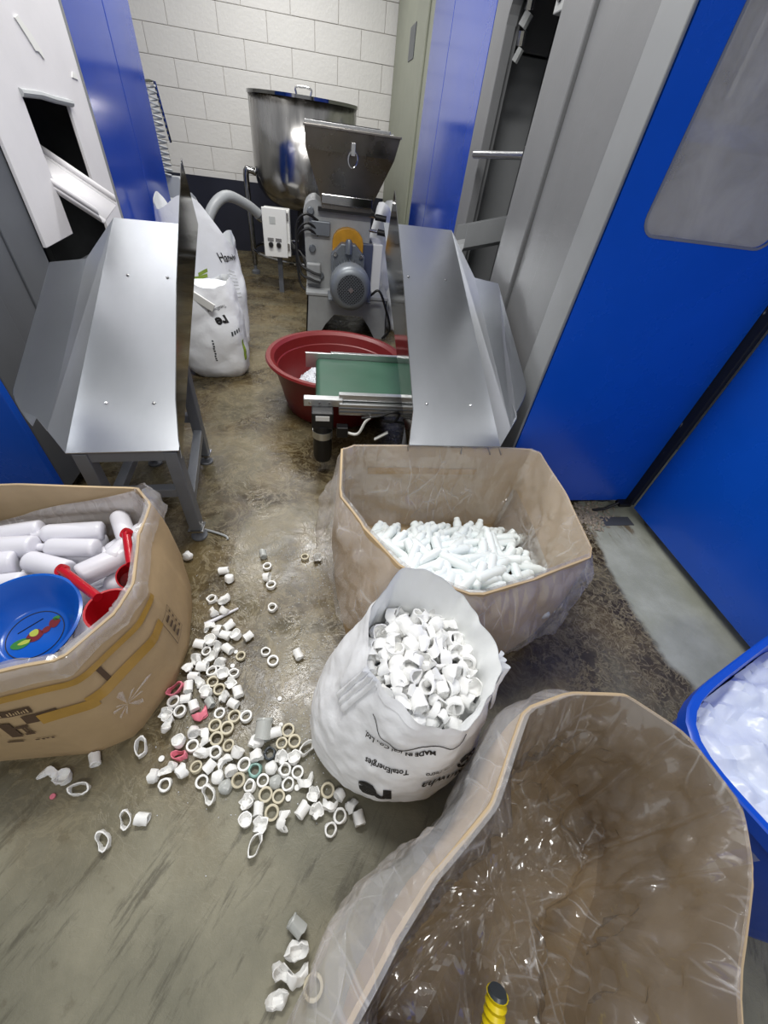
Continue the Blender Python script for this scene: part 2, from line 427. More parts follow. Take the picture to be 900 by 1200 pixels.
tag(B().box(-4.2, -4.0, -3, 7.2, 0, 3.0).build('wall_left', MT['wallside']), kind='structure')
tag(B().box(2.6, 2.8, -3, 7.2, 0, 3.0).build('wall_right', MT['wallside']), kind='structure')

# ================================================================== RIGHT MACHINE
RX = .903; RY = 1.43; TOP = 2.35; HOV = .08
rm = thing('moulding_machine', 'right-hand moulding machine with grey side panels, blue front door and window', 'machine', (1.3, 2.5, 0))
t = .03
# plinth feet
for (fx, fy) in ((.98, 1.55), (1.66, 1.55), (.98, 4.6), (1.66, 4.6)):
    B().lathe([(0, 0), (.05, 0), (.05, .02), (.02, .03), (.02, .1), (0, .1)], (fx, fy, 0), n=12).build('levelling_foot', MT['grey_dark'], rm, 30)
b = B().box(RX+.02, 1.74, 1.5, 4.75, .08, .14); b.build('base_frame', MT['grey_dark'], rm)
b = B().prism([(RX, RY, HOV), (RX, RY+.15, HOV), (RX, RY+.15, TOP), (RX, RY, TOP)], (.012, 0, 0)); b.build('corner_post', MT['grey_light'], rm, bevel=.004)
B().box(RX+.012, RX+.04, RY+.151, 1.80, HOV, TOP).build('side_panel', MT['grey'], rm, bevel=.003)
B().box(RX+.018, RX+.05, 1.797, 1.985, HOV, TOP).build('side_panel', MT['grey'], rm, bevel=.003)
B().box(RX, RX+.05, 1.99, 2.25, HOV, TOP).build('side_panel', MT['grey'], rm, bevel=.006)
# arch-topped opening frame: one sheet with a hole
oz0, oz1, oy0, oy1 = .55, 1.98, 2.25, 2.88
B().box(RX, RX+.05, oy1, 3.10, HOV, TOP).build('opening_post', MT['grey'], rm, bevel=.004)
pts = [(RX, oy0, TOP), (RX, oy0, oz1)] + [(RX, oy1-.12+.12*math.cos(a), oz1-.12+.12*math.sin(a)) for a in [PI/2*(1-i/6) for i in range(7)]] + [(RX, oy1, TOP)]
B().prism(pts, (.05, 0, 0)).build('opening_header', MT['grey'], rm)
B().box(RX, RX+.05, oy0, oy1, HOV, oz0).build('opening_sill', MT['grey'], rm)
# interior of the opening
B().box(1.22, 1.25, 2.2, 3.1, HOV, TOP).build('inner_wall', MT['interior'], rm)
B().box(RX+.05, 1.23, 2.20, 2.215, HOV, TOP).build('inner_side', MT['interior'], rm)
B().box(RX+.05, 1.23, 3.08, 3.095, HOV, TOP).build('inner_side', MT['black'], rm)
B().box(1.015, 1.23, 3.05, 3.075, HOV+.1, 1.80).build('mould_plate', MT['grey_light'], rm, bevel=.004)
B().box(1.015, 1.23, 3.055, 3.075, 1.81, TOP-.03).build('mould_plate', MT['grey'], rm, bevel=.004)
B().box(RX+.05, RX+.075, 2.90, 3.05, HOV+.1, TOP-.03).build('post_return', MT['grey'], rm)
B().box(RX+.03, 1.2, 2.30, 2.40, 1.83, 1.92).build('mounting_bracket', MT['gran'], rm, bevel=.004)
B().lathe([(0, 0), (.02, 0), (.02, .004), (0, .004)], (RX+.028, 2.36, 1.875), (-1, 0, 0), 12).build('bracket_hole', MT['black'], rm)
for k in range(4):
    B().tube([(.985+.012*(k % 2), 2.86, 1.96-.055*k), (.98+.012*((k+1) % 2), 2.87, 1.915-.055*k)], .026-.003*k, 8).build('hose_fitting', MT['gran'] if k % 2 else MT['zinc'], rm, 40)
B().tube([(.86, 2.83, 1.395), (.98, 2.36, 1.42)], .017, 12).build('guide_rod', MT['zinc'], rm, 40)
B().box(.95, 1.02, 2.31, 2.38, 1.38, 1.45).build('rod_clamp', MT['black'], rm, bevel=.005)
B().tube(smooth_path([(1.0, 2.42, 1.40), (1.02, 2.5, 1.2), (1.05, 2.55, 1.05)], 5), .006, 6).build('air_hose', MT['pipe_grey'], rm, 40)
B().tube([(.94, 2.36, .86), (1.02, 2.34, .86)], .012, 8).build('clamp_bolt', MT['zinc'], rm, 40)
# discharge gutter poking out of the opening, over the tray
def gutter(name, a, bb, wdt, ht, mat, parent, side):
    a = V(a); bb = V(bb); d = (bb-a).normalized(); sd = V((0, 1, 0))
    prof = [(-.5*wdt, ht), (-.5*wdt, ht-.02), (-.5*wdt, .02), (-.5*wdt+.02, 0), (.5*wdt-.02, 0), (.5*wdt, .02), (.5*wdt, ht*side)]
    g = B()
    for i in range(len(prof)-1):
        (y0, z0), (y1, z1) = prof[i], prof[i+1]
        g.add([a+V((0, y0, z0)), bb+V((0, y0, z0)), bb+V((0, y1, z1)), a+V((0, y1, z1))], [(0, 1, 2, 3)])
    return g.build(name, mat, parent, solid=.004)
gutter('discharge_gutter', (1.15, 2.60, 1.08), (.82, 2.66, .985), .20, .13, MT['grey_light'], rm, .75)
# blue rear column
B().box(RX, RX+.04, 3.105, 4.08, HOV, TOP).build('column_panel', MT['blue_col'], rm, bevel=.004)
B().box(RX, RX+.04, 4.086, 4.765, HOV, TOP).build('column_panel', MT['blue_col'], rm, bevel=.004)
B().box(RX+.04, 1.8, 4.72, 4.765, HOV, TOP).build('rear_panel', MT['blue'], rm)
B().box(RX+.04, 1.8, 1.5, 4.72, TOP-.03, TOP).build('roof_panel', MT['grey'], rm)
# front door with window
wx0, wx1, wz0, wz1, wr = 1.045, 1.545, 1.27, 2.05, .05
def rrect(x0, x1, z0, z1, r, y, n=6):
    out = []
    for (cx, cz, a0) in ((x1-r, z1-r, 0), (x0+r, z1-r, PI/2), (x0+r, z0+r, PI), (x1-r, z0+r, 1.5*PI)):
        for i in range(n+1):
            a = a0+PI/2*i/n; out.append(V((cx+r*math.cos(a), y, cz+r*math.sin(a))))
    return out
def holed_panel(x0, x1, z0, z1, hole, y, th):
    """rectangle with a round-cornered hole, as a ring of quads front/back"""
    g = B(); n = len(hole); hx = [p.x for p in hole]; hz = [p.z for p in hole]; m = .03
    a0, a1, c0, c1 = min(hx)-m, max(hx)+m, min(hz)-m, max(hz)+m; cx, cz = (a0+a1)/2, (c0+c1)/2
    outer = []
    for p in hole:
        dx, dz = p.x-cx, p.z-cz
        q = V((p.x, y, p.z)); ex, ez = abs(dx)-(max(hx)-cx)+wr, abs(dz)-(max(hz)-cz)+wr
        if ex > ez+1e-6: q.x = a1 if dx > 0 else a0; q.z = p.z if ez <= 0 else cz+math.copysign((c1-c0)/2-(ex-ez)/wr*(m+wr)*1.0, dz)
        elif ez > ex+1e-6: q.z = c1 if dz > 0 else c0; q.x = p.x if ex <= 0 else cx+math.copysign((a1-a0)/2-(ez-ex)/wr*(m+wr)*1.0, dx)
        else: q.x = a1 if dx > 0 else a0; q.z = c1 if dz > 0 else c0
        outer.append(q)
    th = V((0, th, 0))
    vs = hole + outer + [p+th for p in hole] + [p+th for p in outer]
    fs = []
    for i in range(n):
        j = (i+1) % n
        fs += [(i, j, n+j, n+i), (2*n+j, 2*n+i, 3*n+i, 3*n+j), (j, i, 2*n+i, 2*n+j)]
    g.add(vs, fs)
    y1 = y+th.y
    g.box(x0, a0, y, y1, z0, z1); g.box(a1, x1, y, y1, z0, z1); g.box(a0, a1, y, y1, z0, c0); g.box(a0, a1, y, y1, c1, z1)
    return g
hole = rrect(wx0, wx1, wz0, wz1, wr, RY)
door = holed_panel(RX+.016, 1.715, HOV, TOP, hole, RY, .035).build('front_door', MT['blue'], rm)
B().prism(rrect(wx0-.004, wx1+.004, wz0-.004, wz1+.004, wr, RY+.01), (0, .008, 0)).build('window_pane', MT['acrylic'], door)
g = B(); h2 = rrect(wx0, wx1, wz0, wz1, wr, RY-.002); h3 = rrect(wx0-.008, wx1+.008, wz0-.008, wz1+.008, wr+.008, RY-.002)
n = len(h2); g.add(h2+h3+[p+V((0, .006, 0)) for p in h2]+[p+V((0, .006, 0)) for p in h3], [q for i in range(n) for q in ((i, (i+1) % n, n+(i+1) % n, n+i), (i, 2*n+i, 2*n+(i+1) % n, (i+1) % n), (n+i, n+(i+1) % n, 3*n+(i+1) % n, 3*n+i))])
g.build('window_seal', MT['grey_light'], door)
# what shows dimly behind the window
B().box(RX+.06, 1.73, 1.78, 1.80, .9, TOP-.03).build('inner_back_plate', MT['cream'], rm)
B().box(1.0, 1.6, 1.60, 1.66, 1.50, 1.56).build('platen_bar', MT['alu'], rm, bevel=.006)
B().box(1.0, 1.6, 1.62, 1.72, 1.80, 2.2).build('dark_manifold', MT['black'], rm, bevel=.01)
for k in range(5):
    B().tube([(1.16+.085*k, 1.60, 1.60), (1.17+.085*k, 1.62, 1.80)], .016, 8).build('platen_rod', MT['alu'], rm, 40)
B().box(1.0, 1.6, 1.52, 1.78, 1.20, 1.24).build('inner_ledge', MT['gran'], rm, bevel=.004)
B().lathe([(0, 0), (.06, 0), (.06, .09), (0, .09)], (1.36, 1.58, 1.24), n=16).build('inner_canister', MT['gran'], rm, 40)
B().box(1.40, 1.47, 1.500, 1.502, 1.30, 1.37).build('inner_label', MT['white_box'], rm)
# worn vertical seal at the corner
B().box(1.718, 1.742, RY-.045, RY+.02, HOV, TOP).build('corner_seal', MT['seal'], rm, bevel=.003)
B().box(1.66, 1.735, RY-.04, RY+.005, HOV-.02, HOV+.006).build('hinge_block', MT['black'], rm, bevel=.004)
B().tube([(1.665, RY-.02, .075), (1.60, RY-.02, .03), (1.54, RY-.01, .012)], .008, 8).build('door_stop_rod', MT['black'], rm, 40)

# second blue enclosure running towards the viewer
be = thing('machine_enclosure', 'tall blue enclosure panel reaching forward beside the open floor strip', 'enclosure', (1.77, .3, 0))
B().box(1.745, 1.785, -1.2, RY-.05, HOV-.015, TOP).build('blue_panel', MT['blue'], be, bevel=.003)
B().box(1.845, 1.87, -1.2, RY-.05, 0, HOV+.3).build('kick_rail', MT['grey_dark'], be)

# ================================================================== OLIVE CABINET
oc = thing('electrical_cabinet', 'tall olive-grey cabinet with small handle behind the blue column', 'cabinet', (1.2, 5.9, 0))
B().box(RX+.02, 1.6, 4.80, 6.95, 0, 2.9).build('cabinet_body', MT['olive'], oc, bevel=.008)
d_ = B().box(RX, RX+.02, 5.05, 6.93, .06, 2.85).build('cabinet_door', MT['olive'], oc, bevel=.006)
B().tube(smooth_path([(RX, 6.42, 1.24), (RX-.04, 6.42, 1.26), (RX-.045, 6.42, 1.36), (RX-.04, 6.42, 1.43), (RX, 6.42, 1.45)], 4), .012, 8).build('door_handle', MT['zinc'], d_, 40)
B().box(RX-.006, RX, 5.55, 5.85, 1.98, 2.2).build('meter_window', MT['cap_dark'], d_)

# ================================================================== LEFT MACHINE
LX = -1.15; LY = 1.47
lm = thing('moulding_machine', 'left-hand moulding machine with cream panel, slot opening and blue column', 'machine', (-1.6, 2.6, 0))
for (fx, fy) in ((-1.25, 1.6), (-2.2, 1.6), (-1.25, 3.9), (-2.2, 3.9)):
    B().lathe([(0, 0), (.05, 0), (.05, .02), (.02, .03), (.02, .1), (0, .1)], (fx, fy, 0), n=12).build('levelling_foot', MT['grey_dark'], lm, 30)
B().box(-2.4, LX-.02, LY+.03, 4.08, .08, .14).build('base_frame', MT['grey_dark'], lm)
B().box(-2.4, LX, LY, LY+.035, HOV, TOP).build('front_door', MT['blue'], lm, bevel=.004)
B().box(LX-.045, LX, LY+.037, 1.72, HOV, TOP).build('corner_post', MT['grey_dark'], lm, bevel=.004)
B().box(LX-.05, LX-.012, 1.723, 1.90, HOV, TOP).build('side_panel', MT['grey_dark'], lm, bevel=.003)
B().box(LX-.05, LX-.006, 1.903, 2.12, HOV, TOP).build('side_panel', MT['grey_dark'], lm, bevel=.003)
# recess behind the cream panel
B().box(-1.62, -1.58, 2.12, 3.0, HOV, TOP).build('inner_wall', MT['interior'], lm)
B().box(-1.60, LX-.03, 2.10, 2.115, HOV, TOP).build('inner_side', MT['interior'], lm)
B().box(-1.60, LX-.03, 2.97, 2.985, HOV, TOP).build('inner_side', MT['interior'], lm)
B().box(-1.45, -1.41, 2.50, 2.60, .3, 1.8).build('guide_rail', MT['black'], lm)
B().box(LX-.04, LX-.01, 2.12, 2.99, HOV, .80).build('lower_panel', MT['grey_dark'], lm)
cp = [(LX, 2.11, .915), (LX, 2.37, .925), (LX, 2.37, 1.375), (LX, 2.76, 1.36), (LX, 2.76, .80), (LX, 2.985, .80), (LX, 2.985, TOP), (LX, 2.11, TOP)]
cpan = B().prism(cp, (.014, 0, 0)).build('cream_panel', MT['cream'], lm, bevel=.002)
B().tube([(LX+.016, 2.36, 1.378), (LX+.02, 2.5, 1.378), (LX+.018, 2.62, 1.369), (LX+.02, 2.775, 1.362)], .013, 8).build('slot_tape', MT['pipe_grey'], cpan, 40)
tp = [(0, 2.52, 1.58), (0, 2.56, 1.545), (0, 2.60, 1.505), (0, 2.625, 1.505), (0, 2.655, 1.485), (0, 2.655, 1.51), (0, 2.61, 1.55), (0, 2.55, 1.59)]
B().prism([(LX+.0145, p[1], p[2]) for p in tp], (.004, 0, 0)).build('torn_sticker', MT['white_box'], cpan)
B().prism([(LX+.0145, 2.88, 1.45), (LX+.0145, 2.94, 1.445), (LX+.0145, 2.94, 1.465), (LX+.0145, 2.90, 1.468)], (.003, 0, 0)).build('sticker_scrap', MT['white_box'], cpan)
def lgutter():
    a = V((-1.36, 2.47, 1.20)); bb = V((-.99, 2.47, .975)); g = B()
    prof = [(.125, .085), (.12, .055), (.105, .045), (-.06, .01), (-.085, .0), (-.105, .01), (-.115, .035), (-.117, .06)]
    for i in range(len(prof)-1):
        (y0, z0), (y1, z1) = prof[i], prof[i+1]
        g.add([a+V((0, y0, z0)), bb+V((0, y0, z0)), bb+V((0, y1, z1)), a+V((0, y1, z1))], [(0, 1, 2, 3)])
    return g
lgutter().build('discharge_gutter', MT['cream'], lm, 30, solid=.006)
B().box(LX-.02, LX+.012, 2.99, 3.02, HOV, TOP).build('column_edge_trim', MT['grey_light'], lm)
B().box(LX-.04, LX, 3.022, 3.605, HOV, TOP).build('column_panel', MT['blue_col'], lm, bevel=.004)
B().box(LX-.04, LX, 3.611, 4.09, HOV, TOP).build('column_panel', MT['blue_col'], lm, bevel=.004)
B().box(-2.4, LX-.04, 4.05, 4.09, HOV, TOP).build('rear_panel', MT['blue'], lm)
B().box(-2.4, LX-.04, LY+.05, 4.05, TOP-.03, TOP).build('roof_panel', MT['grey'], lm)
# coil hose and brackets behind the column
hp = []
for i in range(150):
    a = i*2*PI/10; hp.append((-1.20+.035*math.cos(a), 4.35+.035*math.sin(a), 1.50-.5*i/150))
B().tube(hp, .007, 5).build('coiled_air_hose', MT['pipe_grey'], lm, 40)
B().prism([(-1.26, 4.33, 1.0), (-1.12, 4.33, 1.0), (-1.08, 4.33, .94), (-1.08, 4.33, .86), (-1.26, 4.33, .86)], (0, .06, 0)).build('hose_bracket', MT['pipe_grey'], lm, bevel=.003)
B().tube([(-1.22, 4.09, 1.50), (-1.20, 4.35, 1.52), (-1.17, 4.38, 1.52), (-1.14, 4.38, 1.2)], .01, 6).build('hose_stem', MT['steel_mirror'], lm, 40)

# ================================================================== DISCHARGE TRAYS
def tray(o, sgn, dirv, wdt, length, label, fin, flange, legs, slope=22):
    """o: near fin-side corner; u across towards the machine, v along"""
    o = V(o); tn = math.tan(math.radians(slope)); dv = V(dirv).normalized(); du = V((dv.y, -dv.x, 0))*sgn
    def P(u, v, h=0): return o + du*u + dv*v + V((0, 0, tn*v + h))
    root = thing('discharge_tray', label, 'chute', (o.x+du.x*wdt/2, o.y+dv.y*.6, 0), 'steel discharge trays')
    def sheet(name, pts, nrm, parent=root, mat=MT['steel']):
        return B().prism(pts, V(nrm)*.003).build(name, mat, parent)
    fl = sheet('tray_floor', [P(0, 0), P(wdt, 0), P(wdt, length), P(0, length)], (0, 0, -1))
    w1 = wdt+.04
    sheet('bend_strip', [P(wdt, .0), P(w1, .04, .05), P(w1, length*flange[1]+.12, .055), P(wdt, length)], (0, 0, -1))
    # flange with rounded near corner
    w2 = w1+.045; hh = .175
    pts = [P(w1, .04, .05), P(w1+.015, .05, .09)]
    for i in range(6):
        a = PI/2*i/5; pts.append(P(w1+(w2-w1)*(.45+.55*math.sin(a)), .05+flange[0]+.05*(1-math.cos(a))*1.0, .09+(hh-.09)*math.sin(a)))
    pts += [P(w2, length*flange[1]-.1, hh), P(w1, length*flange[1]+.12, .055)]
    sheet('side_flange', pts, (du.x*.6, du.y*.6, -.8))
    # upright fin on the aisle side
    fp = [P(0, 0, -.035)] + [P(0, v, h) for (v, h) in fin] + [P(0, fin[-1][0]+.12, -.035)]
    B().prism(fp, -du*.003).build('upright_fin', MT['steel_mirror'], root)
    for (u, v) in ((.1, .20), (wdt-.1, .20), (.1, length*.70), (wdt-.1, length*.70)):
        d = (du.cross(dv)*sgn).normalized()
        B().lathe([(0, .004), (.004, .004), (.0065, .002), (.0065, 0), (0, 0)], P(u, v, .001), n=8).build('tray_screw', MT['zinc'], root, 30)
    fr = B()
    for (u, v) in legs:
        p = P(u, v); leg = B().bar((p.x, p.y, .06), (p.x, p.y, p.z-.03), .05, .05, (0, 1, 0)).build('leg', MT['frame_tube'], root, bevel=.004)
        B().box(p.x-.032, p.x+.032, p.y-.032, p.y+.032, .052, .060).build('leg_plate', MT['zinc'], leg)
        B().lathe([(0, 0), (.035, 0), (.035, .008), (.02, .018), (.008, .02), (.008, .054), (0, .054)], (p.x, p.y, 0), n=14).build('levelling_foot', MT['frame_tube'], leg, 35)
    a, b2, c, d = [P(*l) for l in legs]
    for (p, q) in ((a, b2), (c, d), (a, c), (b2, d)):
        z0 = .28 if (p, q) in ((a, b2), (c, d)) else .20
        B().bar((p.x, p.y, z0), (q.x, q.y, z0), .04, .04).build('cross_rail', MT['frame_tube'], root, bevel=.003)
    for (p, q) in ((a, b2), (c, d), (a, c), (b2, d)):
        B().bar(p-V((0, 0, .045)), q-V((0, 0, .045)), .04, .05).build('top_rail', MT['frame_tube'], root, bevel=.003)
    return root, P
trR, PR = tray((.37, 1.32, .5), 1, (0, 1, 0), .405, 1.39, 'folded steel discharge tray on the right, sloping down over the vial box',
    [(.035, .125), (.12, .145), (.6, .235), (1.085, .292)], (.03, .58), ((.04, .17), (.36, .17), (.28, 1.22), (.37, 1.22)))
trL, PL = tray((-.512, 1.25, .5), -1, (-.075, 1, 0), .362, 1.22, 'folded steel discharge tray on the left, sloping down behind the bottle box',
    [(.03, .02), (.13, .085), (.55, .185), (1.17, .27)], (-.03, .60), ((.035, .035), (.33, .035), (.07, .60), (.33, .60)))

# ================================================================== TANK
TX, TY, TR = -.14, 5.9, .55
tk = thing('mixing_tank', 'large round stainless mixing tank standing against the white block wall', 'tank', (TX, TY, 0))
prof = [(0, .70), (.2, .70), (.36, .73), (.46, .79), (.52, .87), (TR, .98), (TR, 1.60)]
v_ = B().lathe(prof, (TX, TY, 0), n=48).build('vessel', MT['steel_tank'], tk, 40, recalc=True, solid=.008)
B().lathe([(TR-.012, 1.59), (TR+.014, 1.59), (TR+.014, 1.615), (TR-.012, 1.615)], (TX, TY, 0), n=48, closed_prof=True).build('rim', MT['steel_mirror'], tk, 30)
B().tube(smooth_path([(TX-.05, TY-TR+.0, 1.615), (TX-.05, TY-TR, 1.66), (TX+.08, TY-TR, 1.66), (TX+.08, TY-TR, 1.615)], 4), .009, 6).build('lid_handle', MT['zinc'], tk, 40)
for k, a in enumerate((math.radians(188), math.radians(68), math.radians(-52))):
    ex, ey = math.cos(a), math.sin(a); r1 = TR+.10
    pth = [(TX+ex*(TR-.02), TY+ey*(TR-.02), .98), (TX+ex*(TR+.06), TY+ey*(TR+.06), 1.0)] + [(TX+ex*r1, TY+ey*r1, z) for z in (.95, .5, .1)]
    lg = B().tube(smooth_path(pth, 4), .032, 10).build('leg', MT['steel_mirror'], tk, 40)
    B().lathe([(0, 0), (.05, 0), (.05, .03), (.02, .05), (.02, .11), (0, .11)], (TX+ex*r1, TY+ey*r1, 0), n=12).build('foot', MT['grey_dark'], lg, 30)
rg = [(TX+.64*math.cos(a), TY+.64*math.sin(a), .26) for a in [PI*2*i/40 for i in range(41)]]
B().tube(rg, .016, 8, cap=False).build('foot_ring', MT['steel_mirror'], tk, 40)
B().lathe([(0, .30), (.1, .30), (.1, .71), (0, .71)], (TX, TY, 0), n=16).build('gear_drive', MT['black'], tk, 40)
# control box on its post
cb = thing('control_box', 'small white control box with two knobs below the mixing tank', 'control box', (-.40, 5.05, 0))
B().box(-.55, -.29, 5.0, 5.16, .38, .78).build('enclosure', MT['white_box'], cb, bevel=.006)
lid = B().box(-.56, -.32, 4.975, 4.998, .37, .79).build('lid', MT['white_box'], cb, bevel=.006)
B().box(-.49, -.43, 4.972, 4.976, .66, .72).build('nameplate', MT['cap_grey'], lid)
for kx in (-.49, -.41):
    kn = B().lathe([(0, 0), (.026, 0), (.022, .02), (0, .02)], (kx, 4.975, .48), (0, -1, 0), 12).build('knob', MT['black'], lid, 30)
    B().box(kx-.03, kx+.03, 4.972, 4.976, .51, .54).build('knob_plate', MT['zinc'], lid)
for hz_ in (.44, .70): B().box(-.325, -.30, 4.985, 5.0, hz_, hz_+.06).build('hinge', MT['zinc'], cb)
B().bar((-.42, 5.12, 0), (-.42, 5.12, .40), .05, .05, (0, 1, 0)).build('post', MT['grey_dark'], cb)
for k in range(4):
    B().tube(smooth_path([(-.29, 5.08, .44+.02*k), (-.18+.03*k, 5.0, .42-.03*k), (-.10+.02*k, 4.9, .2+.05*k), (-.04+.02*k, 4.7, .03)], 5), .011, 6).build('cable', MT['rubber'], cb, 40)
# grey suction hose over the sacks
hs = thing('suction_hose', 'grey bent hose reaching from the sacks to the tank leg', 'hose', (-.95, 4.9, .0))
B().tube(smooth_path([(-1.05, 4.55, .02), (-1.05, 4.55, .40), (-1.0, 4.6, .70), (-.86, 4.75, .86), (-.70, 4.95, .80), (-.58, 5.08, .70)], 6), .045, 12).build('hose_tube', MT['pipe_grey'], hs, 40)
B().lathe([(.03, -.03), (.055, -.03), (.055, .03), (.03, .03)], (-.585, 5.075, .705), (.7, .75, -.6), 12, closed_prof=True).build('hose_coupling', MT['steel_mirror'], hs, 30)

# ================================================================== GRANULATOR
gr = thing('granulator', 'grey granulator with steel feed hopper and fan-cooled motor behind the red tub', 'machine', (.25, 4.15, 0))
Y0 = 3.85
arch = [(-.12, 0), (.0, 0), (.06, .10), (.14, .19), (.40, .19), (.47, .10), (.53, 0), (.64, 0), (.62, .34), (-.10, .34)]
B().prism([(x, Y0, z) for x, z in arch], (0, .012, 0)).build('stand_front', MT['gran'], gr)
B().prism([(x, 4.52, z) for x, z in arch], (0, .012, 0)).build('stand_rear', MT['gran'], gr)
B().prism([(-.12, Y0, 0), (-.12, 4.53, 0), (-.10, 4.53, .34), (-.10, Y0, .34)], (.012, 0, 0)).build('stand_side', MT['gran'], gr)
B().prism([(.63, Y0, 0), (.63, 4.53, 0), (.61, 4.53, .34), (.61, Y0, .34)], (.012, 0, 0)).build('stand_side', MT['gran'], gr)
B().box(-.11, .63, Y0-.01, 4.54, .34, .365).build('stand_top', MT['gran'], gr, bevel=.004)
# body: plate with rounded left shoulder
bp = [(-.10, .36), (.44, .36), (.44, .95), (.06, .95)] + [(-.02+.10*math.cos(a), .90+.10*math.sin(a)) for a in [PI/2+PI/2*i/5 for i in range(6)]]
B().prism([(x, 4.02, z) for x, z in bp], (0, .42, 0)).build('chamber', MT['gran'], gr, bevel=.006)
B().box(-.10, .02, 3.96, 4.02, .40, .56).build('bearing_housing', MT['gran'], gr, bevel=.012)
B().box(-.06, .10, 3.985, 4.02, .76, .86).build('chamber_latch', MT['motor'], gr, bevel=.006)
for (bx, bz) in ((-.04, .84), (-.05, .66), (.02, .46), (.06, .80), (-.06, .92)):
    B().lathe([(0, .03), (.022, .03), (.03, .02), (.03, 0), (0, 0)], (bx, 4.02, bz), (0, -1, 0), 8).build('chamber_bolt', MT['motor'], gr, 30)
B().box(.35, .47, 3.97, 4.02, .40, .74).build('side_cover', M('slate_blue_cover', srgb(74, 80, 100), .4), gr, bevel=.008)
B().box(.47, .56, 4.0, 4.3, .36, .74).build('side_box', MT['white_box'], gr, bevel=.008)
# belt guard
gp = [(.12, .60), (.12, .74)] + [(.25+.13*math.cos(a), .74+.10*math.sin(a)) for a in [PI-PI*i/8 for i in range(9)]] + [(.38, .60)]
B().prism([(x, 3.94, z) for x, z in gp], (0, .08, 0)).build('belt_guard', MT['yellow'], gr, bevel=.004)
# gear flange: octagon
op = [(.25+.155*math.cos(PI/8+PI/4*k), .60+.155*math.sin(PI/8+PI/4*k)) for k in range(8)]
fl_ = B().prism([(x, 3.86, z) for x, z in op], (0, .10, 0)).build('gear_flange', MT['motor'], gr, bevel=.01)
for k in range(6):
    a = PI/6+PI/3*k
    B().lathe([(0, .02), (.014, .02), (.02, .01), (.02, 0), (0, 0)], (.25+.125*math.cos(a), 3.86, .60+.125*math.sin(a)), (0, -1, 0), 6).build('flange_bolt', MT['zinc'], fl_, 30)
B().lathe([(0, 0), (.03, 0), (.03, .08), (.018, .1), (0, .1)], (.25, 3.84, .68), n=10).build('oil_plug', MT['motor'], gr, 30)
# motor
MC = V((.26, 3.90, .49)); Rm = .155
mo = B().lathe([(0, 0), (Rm-.02, 0), (Rm-.02, .25), (0, .25)], MC, (0, -1, 0), 28).build('motor_body', MT['motor'], gr, 40)
for k in range(20):
    a = 2*PI*k/20
    B().bar(MC+V(((Rm-.02)*math.cos(a), -.01, (Rm-.02)*math.sin(a))), MC+V(((Rm-.02)*math.cos(a), -.24, (Rm-.02)*math.sin(a))), .006, .04, (math.cos(a), 0, math.sin(a))).build('cooling_fin', MT['motor'], mo)
cw = B().lathe([(Rm-.006, 0), (Rm+.012, 0), (Rm+.014, .10), (Rm+.002, .135), (Rm-.03, .155), (Rm-.045, .157), (Rm-.045, .150), (Rm-.03, .148), (Rm-.006, .12)], MC+V((0, -.23, 0)), (0, -1, 0), 32, closed_prof=True).build('fan_cowl', MT['motor'], gr, 40)
B().lathe([(0, 0), (Rm-.03, 0), (Rm-.03, .004), (0, .004)], MC+V((0, -.365, 0)), (0, -1, 0), 24).build('fan_shade_disc', MT['black'], cw)  # black disc stands in for the shade behind the fan grille
gl = B(); Rg = Rm-.044
for ang in (PI/4, -PI/4):
    for k in range(-6, 7):
        dd = k*Rg/6.6; hl = math.sqrt(max(0, Rg*Rg-dd*dd)); ca, sa = math.cos(ang), math.sin(ang); cc = MC+V((0, -.383, 0))
        gl.bar(cc+V((-sa*dd-ca*hl, 0, ca*dd-sa*hl)), cc+V((-sa*dd+ca*hl, 0, ca*dd+sa*hl)), .0055, .005, (0, 1, 0))
gl.build('fan_grille', MT['motor'], cw)
B().prism([MC+V((x, -.388, z)) for x, z in ((-.022, 0), (0, -.022), (.022, 0), (0, .022))], (0, -.003, 0)).build('grille_hub', MT['alu'], cw)
B().box(.08, .44, 3.62, 3.86, .365, .385).build('motor_foot', MT['motor'], gr, bevel=.004)
B().box(.37, .45, 3.70, 3.80, .37, .45).build('terminal_box', MT['motor'], gr, bevel=.01)
B().tube(smooth_path([(.45, 3.75, .40), (.52, 3.72, .45), (.60, 3.74, .30), (.66, 3.78, .12), (.60, 3.80, .02)], 6), .011, 6).build('motor_cable', MT['rubber'], gr, 40)
for (z0, z1) in ((.82, .66), (.88, .60), (.78, .50)):
    B().tube(smooth_path([(.0, 4.0, z0-.02), (-.10, 3.97, z0+.02), (-.18, 3.98, z0-.08), (-.16, 3.96, z1-.1), (-.06, 3.94, z1-.16), (.02, 3.94, z1-.18)], 5), .010, 6).build('cable', MT['rubber'], gr, 40)
for (hx, hz_) in ((.47, .93), (.50, .83)):
    B().tube([(.40, 4.05, hz_), (hx, 3.99, hz_)], .012, 8).build('handle_stem', MT['zinc'], gr, 40)
    B().tube([(hx, 3.99, hz_), (hx+.09, 3.97, hz_-.005)], .022, 10).build('handle_grip', MT['rubber'], gr, 40)
